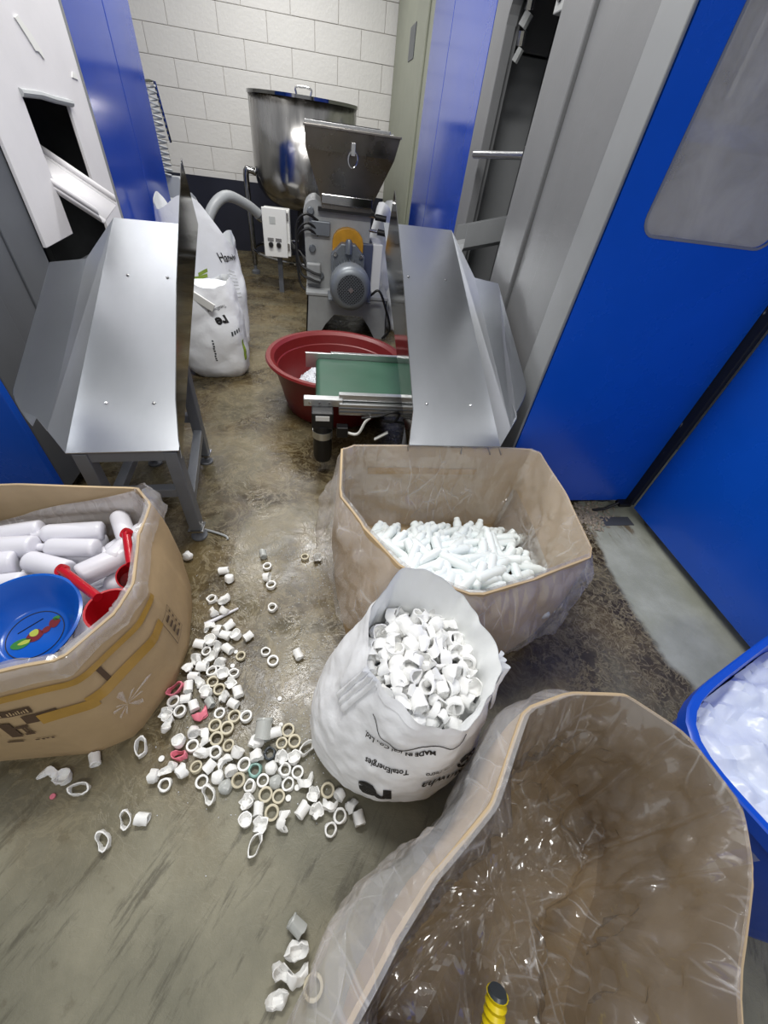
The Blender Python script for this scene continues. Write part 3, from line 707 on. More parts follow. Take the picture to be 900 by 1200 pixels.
# feed hopper
hb, ht, hm = 1.0, 1.415, 1.30
hop = B()
def ring(x0, x1, y0, y1, z): return [V((x0, y0, z)), V((x1, y0, z)), V((x1, y1, z)), V((x0, y1, z))]
rs = [ring(.03, .43, 3.97, 4.40, .95), ring(.03, .43, 3.97, 4.40, .975), ring(.02, .44, 3.94, 4.42, 1.03), ring(-.08, .55, 3.76, 4.46, 1.30), ring(-.085, .575, 3.74, 4.46, 1.41)]
hop.add([p for r in rs for p in r], [(i*4+k, i*4+(k+1) % 4, (i+1)*4+(k+1) % 4, (i+1)*4+k) for i in range(len(rs)-1) for k in range(4)])
hob = hop.build('feed_hopper', MT['steel_hop'], gr, solid=.006)
B().box(-.095, .585, 3.73, 4.47, 1.41, 1.425).build('hopper_lid', MT['steel_hop'], gr, bevel=.003)
B().box(-.09, .52, 3.86, 3.90, 1.425, 1.445).build('lid_hinge_rail', MT['zinc'], gr, bevel=.003)
B().box(-.03, .45, 3.90, 3.93, 1.427, 1.45).build('lid_gasket', MT['rubber'], gr)
B().box(.03, .43, 3.925, 3.945, .985, 1.045).build('hopper_lip', MT['steel_mirror'], gr, bevel=.003)
lt = B().box(.235, .265, 3.735, 3.748, 1.29, 1.36).build('latch_plate', MT['zinc'], hob, bevel=.002)
B().tube([(.25+.034*math.cos(a), 3.742, 1.27+.045*math.sin(a)) for a in [2*PI*i/16 for i in range(17)]], .007, 6).build('latch_loop', MT['zinc'], hob, 40)
B().box(.0, .46, 3.97, 4.42, .93, .955).build('hopper_gasket', MT['rubber'], gr)

# ================================================================== SACKS
def sack(name, label, group, c, rx, ry, h, yaw, seed, top, text=None, content=None, n=56, m=22, upper=.72, neck=.8, rimvar=.05, lean=(0, 0), mat='sack'):
    root = thing(name, label, 'sack', (c[0], c[1], 0), group)
    cy, sy = math.cos(yaw), math.sin(yaw)
    def S(th, t, off=0):
        """th angle, t 0..1 base to rim"""
        k = 3.2-1.0*t
        ca, sa = math.cos(th), math.sin(th)
        q = (abs(ca)**k+abs(sa)**k)**(-1/k)
        if t < .12: pr = .80+.20*math.sin(PI/2*t/.12)
        elif t < upper: pr = 1.0+.035*math.sin(PI*(t-.12)/(upper-.12))
        else: pr = 1.0+(neck-1)*((t-upper)/(1-upper))**1.2
        fold = .014*fbm(ca*1.6+seed*3, sa*1.6, t*5+seed)+.022*t*nz(ca*2.2+seed, sa*2.2, t*3+seed+5)+.006*nz(ca*4, sa*4+seed, t*18)
        hz2 = h*(1+rimvar*top(th)*max(0, (t-.55)/.45))
        x = (rx*pr*q+fold+off)*ca; y = (ry*pr*q+fold+off)*sa
        z = hz2*t + .008*nz(ca*3, sa*3, t*9+seed+2)*min(1, t*8)
        return V((c[0]+cy*x-sy*y+lean[0]*t, c[1]+sy*x+cy*y+lean[1]*t, max(.002, z)))
    sk = B().grid(lambda u, v: S(u*2*PI, v), n, m, True)
    sk.f.append(tuple(range(n))[::-1])
    sk.build('sack_body', MT[mat], root, 70)
    inner = B().grid(lambda u, v: S(u*2*PI, 1-.5*v, -.006-.02*v*(1-v)), n, 8, True)
    inner.build('sack_lining', MT['sack_in'], root, 70)
    return root, S
# two far sacks on the left, one beyond the column, one by the granulator
s1, S1 = sack('resin_sack', 'grey-white printed resin sack with folded top standing beside the left tray', 'far resin sacks', (-.74, 2.98), .215, .13, .62, .12, 1, lambda a: math.sin(a*2+1), neck=.72, upper=.55)
s2, S2 = sack('resin_sack', 'tall open white resin sack behind the folded printed sack', 'far resin sacks', (-.83, 3.45), .26, .15, .86, .15, 2, lambda a: 1.2*math.sin(a-2.2)+.7*math.sin(3*a), neck=.92, upper=.6, rimvar=.12)
s3, S3 = sack('resin_sack', 'white sack half hidden between the blue column and the back wall', 'far resin sacks', (-1.42, 5.0), .30, .2, .78, .1, 3, lambda a: math.sin(2*a), neck=.8)
s4, S4 = sack('resin_sack', 'slumped white sack standing behind the granulator beside the right tray', 'far resin sacks', (.68, 4.88), .16, .26, .92, .1, 4, lambda a: math.sin(a*2), neck=.6, upper=.5)
s5, S5 = sack('resin_sack', 'low crumpled white sack on the floor right of the granulator', 'far resin sacks', (.765, 4.22), .08, .2, .52, .05, 5, lambda a: math.sin(a*3), neck=.7, upper=.5)
def on_sack(S, th0, t0, kth, kt, rot=0, off=.003):
    cr, sr = math.cos(rot), math.sin(rot)
    def f(x, y):
        X = x*cr-y*sr; Y = x*sr+y*cr
        return S(th0+X*kth, t0+Y*kt, off)
    return f
place_text('print', 're', .10, on_sack(S1, -1.22, .70, -4.2, -1.6, .25), MT['ink'], s1, .004)
place_text('print', 'TotalEnergies', .028, on_sack(S1, -1.25, .80, -4.2, -1.6, .25), MT['ink'], s1)
for k in range(9):
    B().grid(lambda u, v: S1(-1.60+.05*u+.008*(k % 3), .44-.028*k+.016*v, .003), 2, 1).build('print_mark', MT['cap_dark'], s1, recalc=False)
for k in range(4):
    B().grid(lambda u, v: S1(-1.02+.085*k+.05*u, .50+.010*k+.045*v, .003), 2, 1).build('print_mark', MT['cap_dark'], s1, recalc=False)
place_text('print', 'Hanwha', .07, on_sack(S2, -.75, .80, 3.4, 1.15, .5), MT['ink'], s2, .001)
for k in range(8):
    b = B().grid(lambda u, v: S2(-.80+.24*(u-.5), .70-.03*k+.006*v, .003), 6, 1)
    b.build('print_line', MT['cap_grey'], s2, recalc=False)
for (a, tt, ww) in ((-1.75, .60, .5), (-1.6, .63, .25), (-1.78, .55, .3)):
    B().grid(lambda u, v: S2(a+ww*(u-.5), tt+.02*v+.02*u, .003), 8, 2).build('print_leaf', MT['green_ink'], s2, recalc=False)
B().grid(lambda u, v: S1(-.62+.14*(u-.5), .2+.24*v, .003), 6, 8).build('print_panel', MT['green_ink'], s1, recalc=False)
# folded strip along the near sack's top
a_, b_ = S1(-2.3, .93, .02), S1(-1.35, .80, .03)
B().bar(a_, b_, .012, .05).build('top_seam', MT['white_box'], s1, bevel=.003)
B().prism([S1(-2.6, .97), S1(-1.5, .86), S1(-.3, .96), S1(1.2, .97), S1(2.4, .97)], (0, 0, .01)).build('top_fold', MT['sack'], s1)

# ================================================================== TUB
tb = thing('plastic_tub', 'dark red round plastic tub on the wet floor under the belt end', 'tub', (.12, 2.52, 0))
TC = (.12, 2.56, 0)
B().lathe([(0, .0), (.33, .0), (.345, .015), (.375, .14), (.415, .30), (.43, .315), (.455, .318), (.462, .33), (.455, .342), (.43, .342), (.408, .325), (.395, .27), (.388, .265), (.362, .14), (.335, .03), (.32, .018), (0, .018)], TC, n=64).build('tub_shell', MT['red_tub'], tb, 35)
pile = thing('regrind_pile', 'heap of white plastic regrind lying inside the red tub', 'plastic regrind', (.0, 2.60, .02))
def heap(u, v):
    a = u*2*PI; r = v*.33; z = .06+.19*(1-v**1.6)+.012*fbm(math.cos(a)*r*30, math.sin(a)*r*30, 1)
    return V((.02+r*.66*math.cos(a), 2.57+r*.88*math.sin(a), max(.022, z)))
B().grid(heap, 40, 16, True).build('heap_core', MT['regrind'], pile, 60)
rr = random.Random(5); gb = B()
for k in range(1400):
    a = rr.uniform(0, 2*PI); v = math.sqrt(rr.random()); p = heap(a/2/PI, v); s = rr.uniform(.006, .013)
    R = Matrix.Rotation(rr.uniform(0, 6), 3, 'Z') @ Matrix.Rotation(rr.uniform(0, 6), 3, 'X')
    gb.add([p+R @ V(q)*s for q in ((1, 0, 0), (-.6, .8, 0), (-.5, -.8, .1), (0, 0, .7))], [(0, 1, 2), (0, 3, 1), (1, 3, 2), (2, 3, 0)])
tag(gb.build('regrind_flakes', MT['regrind'], pile), kind='stuff')
tag(pile, kind='stuff')

# ================================================================== CONVEYOR
cv = thing('belt_conveyor', 'short green belt conveyor with aluminium rails reaching from under the right tray', 'conveyor', (.45, 2.05, 0))
cz = .41; cy0, cy1 = 1.88, 2.34; cx0, cx1 = -.02, .85
bp = [(cx1, cz)] + [(cx0+.03+.03*math.cos(a), cz-.03+.03*math.sin(a)) for a in [PI/2+PI*i/8 for i in range(9)]] + [(cx1, cz-.06)]
B().prism([(x, cy0, z) for x, z in bp], (0, cy1-cy0, 0)).build('belt', MT['belt'], cv, 35)
B().box(.07, cx1, cy1+.004, cy1+.03, cz-.07, cz+.035).build('rear_guide', MT['alu'], cv, bevel=.002)
B().box(cx0-.06, .10, cy1+.006, cy1+.022, cz-.06, cz+.03).build('end_plate', MT['alu'], cv, bevel=.002)
B().box(.10, cx1, cy0-.035, cy0-.004, cz-.005, cz+.028).build('front_guide', MT['alu'], cv, bevel=.002)
B().box(.10, cx1, cy0-.06, cy0-.012, cz-.075, cz-.012).build('front_rail', MT['alu'], cv, bevel=.003)
for zz in (.022, .042):
    B().box(.10, cx1, cy0-.063, cy0-.059, cz-zz-.016, cz-zz-.008).build('rail_slot', MT['grey_dark'], cv)
B().box(cx0-.06, .12, cy0-.05, cy0-.006, cz-.035, cz+.005).build('end_plate', MT['alu'], cv, bevel=.003)
for ex in (-.05, .0, .05): B().lathe([(0, 0), (.007, 0), (.007, .004), (0, .004)], (ex, cy0-.05, cz-.015), (0, -1, 0), 8).build('plate_screw', MT['zinc'], cv)
B().tube([(cx0+.03, cy0-.005, cz-.03), (cx0+.03, cy1+.005, cz-.03)], .026, 14).build('end_roller', MT['grey_dark'], cv, 40)
gbx = B().box(-.04, .07, cy0-.13, cy0-.05, cz-.12, cz-.03).build('gear_head', MT['black'], cv, bevel=.006)
B().lathe([(0, 0), (.047, 0), (.05, -.03), (.05, -.20), (.045, -.22), (0, -.22)], (.015, cy0-.09, cz-.11), n=20).build('drive_motor', MT['black'], cv, 40)
B().lathe([(.051, -.035), (.053, -.035), (.053, -.075), (.051, -.075)], (.015, cy0-.09, cz-.11), n=20, closed_prof=True).build('motor_label', MT['alu'], gbx, 30)
B().box(-.02, .05, cy0-.134, cy0-.129, cz-.07, cz-.045).build('head_label', MT['white_box'], gbx)
B().box(.09, .15, cy0-.10, cy0-.05, cz-.19, cz-.13).build('connector', MT['black'], cv, bevel=.004)
B().tube(smooth_path([(.12, cy0-.08, cz-.16), (.2, cy0-.09, cz-.17), (.24, cy0-.08, cz-.10), (.27, cy0-.075, cz-.07)], 5), .008, 6).build('cable_tie', MT['white_box'], cv, 40)
B().tube(smooth_path([(.22, cy0-.075, cz-.08), (.32, cy0-.08, cz-.06), (.38, cy0-.09, cz-.03), (.42, cy0-.08, cz-.05), (.39, cy0-.075, cz-.10), (.34, cy0-.075, cz-.09), (.5, cy0-.07, cz-.11)], 5), .007, 6).build('cable', MT['rubber'], cv, 40)
B().bar((.30, cy0-.075, cz-.21), (.37, cy0-.08, cz-.16), .022, .006).build('cable_tag', MT['white_box'], cv)
for (lx, ly) in ((.63, cy0), (.63, cy1), (.79, cy0), (.79, cy1)):
    B().bar((lx, ly, 0), (lx, ly, cz-.06), .035, .035, (0, 1, 0)).build('leg', MT['frame_tube'], cv, bevel=.003)

# ================================================================== CARDBOARD BOXES
def resample(pts, n, rounds=1):
    P = [V((p[0], p[1], 0)) for p in pts]
    # control points are kept in step between base and rim: sample per segment after corner cutting
    for _ in range(rounds):
        Q = []
        for i in range(len(P)):
            a, b2 = P[i], P[(i+1) % len(P)]; Q += [a*.90+b2*.10, a*.10+b2*.90]
        P = Q
    k = len(P); out = []
    for i in range(n):
        f = i/n*k; j = int(f); out.append(P[j % k].lerp(P[(j+1) % k], f-j))
    return out

class CBox:
    def __init__(s, base, rim, z, seed, n=120, bulge=.015, zfun=None):
        s.n = n; s.b = resample(base, n); s.r = resample(rim, n); s.z = z; s.seed = seed; s.bulge = bulge
        s.c = sum(s.r, V((0, 0, 0)))/n; s.zf = zfun or (lambda p: 0)
        s.nr = []
        for i in range(n):
            t = (s.r[(i+1) % n]-s.r[i-1]).normalized(); nn = V((t.y, -t.x, 0))
            if nn.dot(s.r[i]-s.c) < 0: nn = -nn
            s.nr.append(nn)
    def P(s, u, h, off=0):
        f = (u % 1.0)*s.n; i = int(f); k = f-i; j = (i+1) % s.n; i %= s.n
        b2 = s.b[i].lerp(s.b[j], k); r = s.r[i].lerp(s.r[j], k); nn = s.nr[i].lerp(s.nr[j], k)
        p = b2.lerp(r, h)+nn*(s.bulge*math.sin(PI*min(1, max(0, h)))+off+.006*nz(u*14, h*3, s.seed))
        zz = s.z+s.zf(r)+.006*nz(u*20, s.seed)
        p.z = h*zz
        return p
    def wall(s, parent, th=.008, rings=10):
        n = s.n; o = B().grid(lambda u, v: s.P(u, v), n, rings, True).grid(lambda u, v: s.P(u, 1-v, -th), n, rings, True)
        k = rings*n; L0 = (rings+1)*n
        for i in range(n): o.f.append((k+i, k+(i+1) % n, L0+(i+1) % n, L0+i))
        ob = o.build('box_wall', MT['card'], parent, 50)
        ob.data.materials.append(MT['card_in'])
        for i, pl in enumerate(ob.data.polygons):
            if n*rings <= i: pl.material_index = 1
        bt = B(); bt.add([s.P(i/n, .012, -.004) for i in range(n)], [tuple(range(n))]); bt.build('box_bottom', MT['card_in'], parent)
        return ob
    def strip(s, u0, u1, h0, h1, off, name, mat, parent, n=24, m=1):
        f0 = h0 if callable(h0) else (lambda u: h0); f1 = h1 if callable(h1) else (lambda u: h1)
        def fn(u, v):
            uu = u0+(u1-u0)*u; return s.P(uu, f0(u)+(f1(u)-f0(u))*v, off)
        return B().grid(fn, n, m).build(name, mat, parent, 60, recalc=False)
    def on(s, u0, h0, ku, kh, rot=0, off=.0045):
        cr, sr = math.cos(rot), math.sin(rot)
        def f(x, y):
            X = x*cr-y*sr; Y = x*sr+y*cr
            return s.P(u0+X*ku, h0+Y*kh, off)
        return f
    def find_u(s, x, y):
        return min(range(s.n), key=lambda i: (s.r[i].x-x)**2+(s.r[i].y-y)**2)/s.n

# ---------- box C: vial box under the right tray
rimC = [(.091, 1.375), (.60, 1.380), (.995, 1.370), (.985, 1.05), (.935, .745), (.68, .655), (.46, .60), (.25, .705), (.14, .90), (.066, 1.06)]
basC = [(.12, 1.33), (.55, 1.34), (.93, 1.33), (.90, 1.05), (.865, .70), (.70, .615), (.46, .60), (.10, .715), (.07, .90), (.06, 1.06)]
bxC = thing('cardboard_box', 'film-lined cardboard box of white vials below the right tray', 'box', (.5, 1.0, 0))
CB = CBox(basC, rimC, .455, 1.0, bulge=.02)
CB.wall(bxC)
uc = CB.find_u(.5, 1.4)
def wrk(u, v, s): return .010*fbm(u*40, v*7+u*20, s)
def crum(p, f, s0):
    q = p*f; return abs(noise.noise(V((q.x+s0, q.y, q.z*.7))))+.55*abs(noise.noise(V((q.x*2.3, q.y*2.3+s0, q.z*1.6))))+.25*abs(noise.noise(V((q.x*5, q.y*5, q.z*3+s0))))
def CLf(u, v):
    p = CB.P(u, .06+.96*v, -.012); d = (V((.5, 1.0, p.z))-p).normalized()
    return p+d*(.05*crum(p, 7, 2)*(1-v**6))
B().grid(CLf, 240, 30, True).build('film_liner', MT['liner_haze'], bxC, 30)
def COf(u, v):
    p = CB.P(u, 1.022-(.70+.16*nz(u*9, 2, 4))*v, 0); nn = CB.nr[int(u*CB.n) % CB.n]; back_ = 1-.8*max(0, min(1, (p.y-1.2)/.1))
    return p+nn*(-.012+.022*min(1, v*6)+(.045*crum(p, 7, 6)+.02*v)*min(1, v*4)*back_)
B().grid(COf, 240, 26, True).build('film_overhang', MT['liner_haze'], bxC, 30)
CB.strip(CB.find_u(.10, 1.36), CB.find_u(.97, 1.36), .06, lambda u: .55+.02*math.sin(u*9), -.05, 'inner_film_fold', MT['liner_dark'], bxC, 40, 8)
CB.strip(CB.find_u(.2, 1.4), CB.find_u(.72, 1.4), .66, .74, -.0105, 'tape', MT['tape'], bxC)
for (ux) in (.62, .72, .80):
    q = CB.find_u(ux, 1.405)
    B().tube([CB.P(q, 1.0, -.004)+V((0, 0, .003)), CB.P(q+.004, .93, -.011)], .004, 5).build('rim_tear', MT['ink_brown'], bxC)

# ---------- box A: bottle box, front left
rimA = [(-1.45, 1.10), (-1.0, 1.112), (-.62, 1.10), (-.555, 1.02), (-.545, .88), (-.507, .70), (-.515, .61), (-.60, .482), (-.72, .455), (-1.05, .45), (-1.45, .45), (-1.47, .8)]
basA = [(-1.43, 1.08), (-1.0, 1.09), (-.62, 1.08), (-.53, 1.0), (-.50, .90), (-.478, .74), (-.485, .62), (-.56, .455), (-.68, .41), (-1.05, .415), (-1.43, .42), (-1.45, .8)]
bxA = thing('cardboard_box', 'octagonal brown cardboard box of white bottles at the left edge', 'box', (-1.0, .76, 0))
AB = CBox(basA, rimA, .455, 2.0, bulge=.022)
AB.wall(bxA)
uB0, uB1 = AB.find_u(-1.45, 1.10), AB.find_u(-.60, 1.09)
def lhA(u):
    p = AB.P(u, 1)
    if p.y > 1.03: return 1.01-max(0, min(.42, (-.60-p.x)*.72))
    return 1.01
AL = B().grid(lambda u, v: AB.P(u, .35+(lhA(u)-.35)*v, -.014-.018*abs(nz(u*26, v*4+u*12, 2))-.012*abs(nz(u*50, v*7-u*20, 6))*(1-v)-.012*v*(1-v)), 240, 24, True)
AL.build('film_liner', MT['liner_milky'], bxA, 40)
uR0, uR1 = AB.find_u(-.56, 1.06), AB.find_u(-1.05, .45)
AO = B().grid(lambda u, v: AB.P(uR0+(uR1-uR0)*u, 1.012-(.12+.05*nz(u*9, 2, 1))*v, -.014+.022*min(1, v*4)+.004*nz(u*40, v*3, 2)), 90, 6)
AO.build('film_overhang', MT['liner_haze'], bxA, 70)
# puffed corner of film
cp_ = AB.P(AB.find_u(-.57, 1.06), 1.0)
AF = B().grid(lambda u, v: cp_+V((.045*math.cos(u*PI*1.6-1.2)*math.sin(v*2.6+.2), .05*math.sin(u*PI*1.6-1.2)*math.sin(v*2.6+.2), -.16+.20*v))+V((1, 1, 0))*.012*nz(u*6, v*6, 3), 22, 14)
AF.build('film_corner', MT['liner_clear'], bxA, 70)
AB.strip(AB.find_u(-.51, .70), AB.find_u(-1.3, .45), .80, .845, .0045, 'tape', MT['tape'], bxA, 40)
AB.strip(AB.find_u(-.505, .66), AB.find_u(-.615, .475), .60, .68, .0045, 'tape', MT['tape'], bxA, 30)
AB.strip(AB.find_u(-.60, .482), AB.find_u(-.70, .457), .575, .655, .005, 'tape', MT['tape'], bxA, 12)
AB.strip(AB.find_u(-.575, .515)-.001, AB.find_u(-.575, .515)+.003, .66, .80, .0035, 'flap_seam', MT['ink_brown'], bxA, 4)
q0 = AB.find_u(-.59, .49)
star = B()
for k in range(9):
    a = k*2*PI/9+.2; r = (.05 if k % 2 else .085)
    star.add([AB.P(q0-.004+.0, .40, .006), AB.P(q0-.004+r*.28*math.cos(a-.12), .40+r*1.5*math.sin(a-.12), .005), AB.P(q0-.004+r*.33*math.cos(a), .40+r*1.8*math.sin(a), .007), AB.P(q0-.004+r*.28*math.cos(a+.12), .40+r*1.5*math.sin(a+.12), .005)], [(0, 1, 2, 3)])
star.build('film_patch', MT['liner_clear'], bxA, recalc=False)
# printing, upside down on the front face
per = sum((AB.r[i]-AB.r[i-1]).length for i in range(AB.n)); ku = 1/per
sgnA = 1 if AB.P(AB.find_u(-1.0, .45)+.01, 1).x < AB.P(AB.find_u(-1.0, .45), 1).x else -1
ku *= sgnA
uA = AB.find_u(-.85, .45)
# text reads right-to-left as seen (upside down): x along decreasing world x, y downwards
place_text('print', '\ud53c\ud0c0', .075, AB.on(AB.find_u(-.815, .45), .615, ku, -2.1), MT['ink_brown'], bxA, .0025)
uP0, uP1 = AB.find_u(-.70, .458), AB.find_u(-.97, .45)
AB.strip(uP0, uP1, .685, .735, .004, 'print_band', MT['ink_brown'], bxA, 16)
for k in range(14):
    uu = uP0+(uP1-uP0)*(k+.7)/15
    AB.strip(uu, uu+(uP1-uP0)*.035, .697, .725-.006*(k % 3), .0055, 'print_mark', MT['card'], bxA, 1)
AB.strip(AB.find_u(-.66, .462), AB.find_u(-.735, .456), .60, .67, .004, 'print_block', MT['ink_brown'], bxA, 4)
for k in range(9):
    uu = AB.find_u(-.72, .455); AB.strip(uu+ku*.028*k, uu+ku*(.028*k+.016), .40+.006*(k % 2), .42, .004, 'print_mark', MT['ink_brown'], bxA, 1)
# printed table on the rounded side
ut = AB.find_u(-.508, .70); du_ = 1/per*-sgnA
for (h0, h1) in ((.30, .305), (.62, .625)): AB.strip(ut-.02, ut+.035, h0, h1, .004, 'print_rule', MT['ink_brown'], bxA, 8)
for q in (-.02, .008, .034): AB.strip(ut+q, ut+q+.0012, .30, .625, .004, 'print_rule', MT['ink_brown'], bxA, 1, 4)
for i in range(2):
    for k in range(4):
        AB.strip(ut-.014+.028*i, ut-.002+.028*i, .34+.07*k, .37+.07*k, .004, 'print_mark', MT['ink_brown'], bxA, 2)

# ---------- box D: big open box bottom right
rimD = [(.462, .272), (.583, .300), (.738, .275), (.825, .185), (.855, .046), (.79, -.05), (.655, -.16), (.52, -.34), (.20, -.40), (-.02, -.22), (.036, -.109), (.10, -.045), (.19, .025), (.33, .118)]
basD = [(.46, .24), (.58, .255), (.71, .235), (.78, .16), (.80, .04), (.74, -.05), (.62, -.15), (.49, -.31), (.22, -.36), (.03, -.21), (.08, -.105), (.14, -.045), (.22, .02), (.34, .11)]
bxD = thing('cardboard_box', 'large open cardboard box with clear film liner at the lower right corner', 'box', (.42, 0, 0))
DB = CBox(basD, rimD, .5, 3.0, bulge=.01)
DB.wall(bxD)
def crum(p, f, s0):
    q = p*f; return abs(noise.noise(V((q.x+s0, q.y, q.z*.7))))+.55*abs(noise.noise(V((q.x*2.3, q.y*2.3+s0, q.z*1.6))))+.25*abs(noise.noise(V((q.x*5, q.y*5, q.z*3+s0))))
def DLf(u, v):
    p = DB.P(u, .05+.98*v, -.014); c = V((.42, -.02, p.z)); d = (c-p).normalized()
    amt = (1-v**5)
    return p+d*(.02*(1-v)+(.10*crum(p, 5.0, 3)+.05*abs(nz(u*34+v*2.2, v*1.3, 4)))*amt)
DL = B().grid(DLf, 300, 46, True)
DL.build('film_liner', MT['liner_dark'], bxD, 28)
def dcen(u, v):
    p = DLf(u, 0); c = V((.42, -.02, .05)); q = p.lerp(c, v); q.z = .03+.10*crum(q, 7, 5)*min(1, v*4+.2); return q
B().grid(dcen, 150, 26, True).build('film_floor', MT['liner_dark'], bxD, 28)
def dflare(u):
    p = DB.P(u, 1); return .012+.018*max(0, min(1, (.7-p.x)/.2))+.03*max(0, min(1, (.06-p.y)/.10))*max(0, min(1, (.45-p.x)/.3))
def DOf(u, v):
    p = DB.P(u, 1.03-(.80+.1*nz(u*8, 1, 2))*v, 0); nn = DB.nr[int(u*DB.n) % DB.n]
    return p+nn*(-.014+(dflare(u)+.014)*math.sin(PI/2*min(1, v*3.5))+.035*crum(p, 7, 1)*min(1, v*4)*max(.25, min(1, (.9-p.x)/.3))*(.3 if p.y > .06 and p.x < .55 else .8))
DO = B().grid(DOf, 300, 30, True)
DO.build('film_overhang', MT['liner_clear'], bxD, 28)
yh = thing('ribbed_hose', 'bright yellow ribbed plastic piece lying inside the lower right box', 'hose', (.36, -.06, .05))
yp = [(.30, -.10+.0, .13), (.35, -.055, .20)]
gb = B(); A0, A1 = V((.318, -.232, .14)), V((.343, -.158, .20))
dy = (A1-A0)
prf = []
for k in range(13):
    prf += [(.018 if k % 2 else .022, dy.length*k/12)]
gb.lathe([(0, 0)]+prf+[(0, dy.length)], A0, dy, 14).build('hose_body', MT['yellow2'], yh, 50)
gb = B().lathe([(.0, 0), (.020, 0), (.017, .006), (0, .006)], A1, dy, 14).build('hose_plug', MT['cap_dark'], yh, 40)

# ================================================================== FRONT SACK
fs_ = thing('resin_sack', 'open white printed sack full of plastic offcuts in the middle of the floor', 'sack', (.22, .41, 0))
SC = V((.215, .415, 0))
rimS = [(0, .180), (27, .178), (60, .182), (82, .200), (100, .215), (122, .192), (140, .186), (160, .170), (180, .165), (210, .160), (235, .166), (258, .184), (280, .198), (306, .190), (335, .190)]
def rimr(th):
    d = math.degrees(th) % 360
    for i in range(len(rimS)):
        a, ra = rimS[i]; b2, rb = rimS[(i+1) % len(rimS)]
        if i == len(rimS)-1: b2 = 360
        if a <= d <= b2:
            k = (d-a)/(b2-a); k = k*k*(3-2*k); return ra+(rb-ra)*k
    return .2
SH = .455
def SF(th, t, off=0):
    ca, sa = math.cos(th), math.sin(th)
    rb = .242+.012*math.cos(2*th+.6)
    if t < .10: r = rb*(.80+.17*math.sin(PI/2*t/.10))
    elif t < .36: r = rb*(.97+.04*math.sin(PI*(t-.10)/.52))
    else:
        k = (t-.36)/.64; k2 = k*(.55+.45*k*(3-2*k)); r = rb*1.01+(rimr(th)-rb*1.01)*k2
    crk = .010*fbm(ca*2.0+3, sa*2.0, t*4+4)+(.012*t)*nz(ca*4.5, sa*4.5+7, t*4)+.003*nz(ca*3, sa*3, t*30)*(1 if t < .4 else .25)
    r += crk+off
    hz2 = SH*(1+(.16*max(0, sa)**3-.02*max(0, -sa))*max(0, (t-.5)/.5)+.03*nz(ca*2.2, sa*2.2, 3)*t)
    cx = .065*t*t; cy = .035*t*t
    return V((SC.x+r*ca+cx, SC.y+r*sa+cy, max(.002, hz2*t)))
sk = B().grid(lambda u, v: SF(u*2*PI, v), 180, 80, True); sk.f.append(tuple(range(180))[::-1])
sk.build('sack_body', MT['sack'], fs_, 75)
B().grid(lambda u, v: SF(u*2*PI, 1-.42*v, -.001-.05*v), 160, 14, True).build('sack_lining', MT['sack_in'], fs_, 75)
# folded hem at the mouth: outside strip, over the top, inside strip
def hemf(u, v):
    k = v*2-1; t = 1.004-.045*abs(k); return SF(u*2*PI, t, -.0022*k)
B().grid(hemf, 160, 10, True).build('mouth_hem', MT['sack'], fs_, 75)
for a0 in (math.radians(200), math.radians(-14)):
    for k in range(3):
        fd = B().grid(lambda u, v: SF(a0+(v-.5)*.09+.085*k-.085-.10*u, 1.012-.30*u, .006+(.016-.004*k)*math.sin(v*PI)*(1-.6*u)), 16, 8)
        fd.build('mouth_fold', MT['sack'], fs_, 75)
def onF(thd, t0, size_rot=0):
    return on_sack(SF, math.radians(thd), t0, -1/.235, -1/SH*.93, size_rot, .0035)
place_text('print', 're', .100, onF(-114, .43, .22), MT['ink'], fs_, .006)
place_text('print', 'TotalEnergies', .0225, onF(-113, .62, .22), MT['ink'], fs_, .0005)
place_text('print', 'ical Co., Ltd.', .024, onF(-123, .76, .18), MT['ink'], fs_, .0004)
place_text('print', 'MADE IN', .020, onF(-97, .80, .34), MT['ink'], fs_, .0008)
place_text('print', 'Hanwha', .046, onF(-67, .50, -.16), MT['ink'], fs_, .0006)
place_text('print', 'gies Petro', .020, onF(-78, .66, -.06), MT['ink'], fs_, .0003)
for k in range(3):
    rr_ = .030-.007*k
    f = onF(-53, .56)
    pts = [f(rr_*math.cos(a)*(1-.1*k)+.004*k, rr_*1.0*math.sin(a)+.005*k)+V((0, 0, .001)) for a in [2*PI*i/28 for i in range(27)]]
    B().tube(pts, .0016, 5).build('print_swirl', MT['ink'], fs_)
pts = [SF(math.radians(-140+2.4*i), .86-.08*math.sin(PI*min(1, i/20))+.010*math.sin(i*.9), .003) for i in range(32)]
B().tube(pts, .0011, 4).build('print_line', MT['ink'], fs_)

# ================================================================== BLUE BIN
bb_ = thing('plastic_bin', 'blue plastic bin holding crumpled film at the right edge', 'bin', (1.3, .10, 0))
BC = V((1.285, .09, 0)); BA = math.radians(20)
def binP(u, z, sx, sy, off=0, r=.13):
    hx, hy = sx/2, sy/2; a = u*2*PI
    k = 5.0; ca, sa = math.cos(a), math.sin(a); q = (abs(ca)**k+abs(sa)**k)**(-1/k)
    x = (hx+off)*q*ca; y = (hy+off)*q*sa
    return V((BC.x+x*math.cos(BA)-y*math.sin(BA), BC.y+x*math.sin(BA)+y*math.cos(BA), z))
BZ = .45
prof = [(0.0, -.07), (.02, -.055), (BZ-.05, -.004), (BZ-.045, .012), (BZ-.004, .014), (BZ, .010), (BZ, -.004), (BZ-.01, -.008), (.03, -.062)]
B().grid(lambda u, v: binP(u, prof[round(v*8)][0], .72, .56, prof[round(v*8)][1]), 64, 8, True).build('bin_shell', MT['bin'], bb_, 40)
g = B(); g.add([binP(i/64, .02, .72, .56, -.06) for i in range(64)], [tuple(range(64))]); g.build('bin_floor', MT['bin'], bb_)
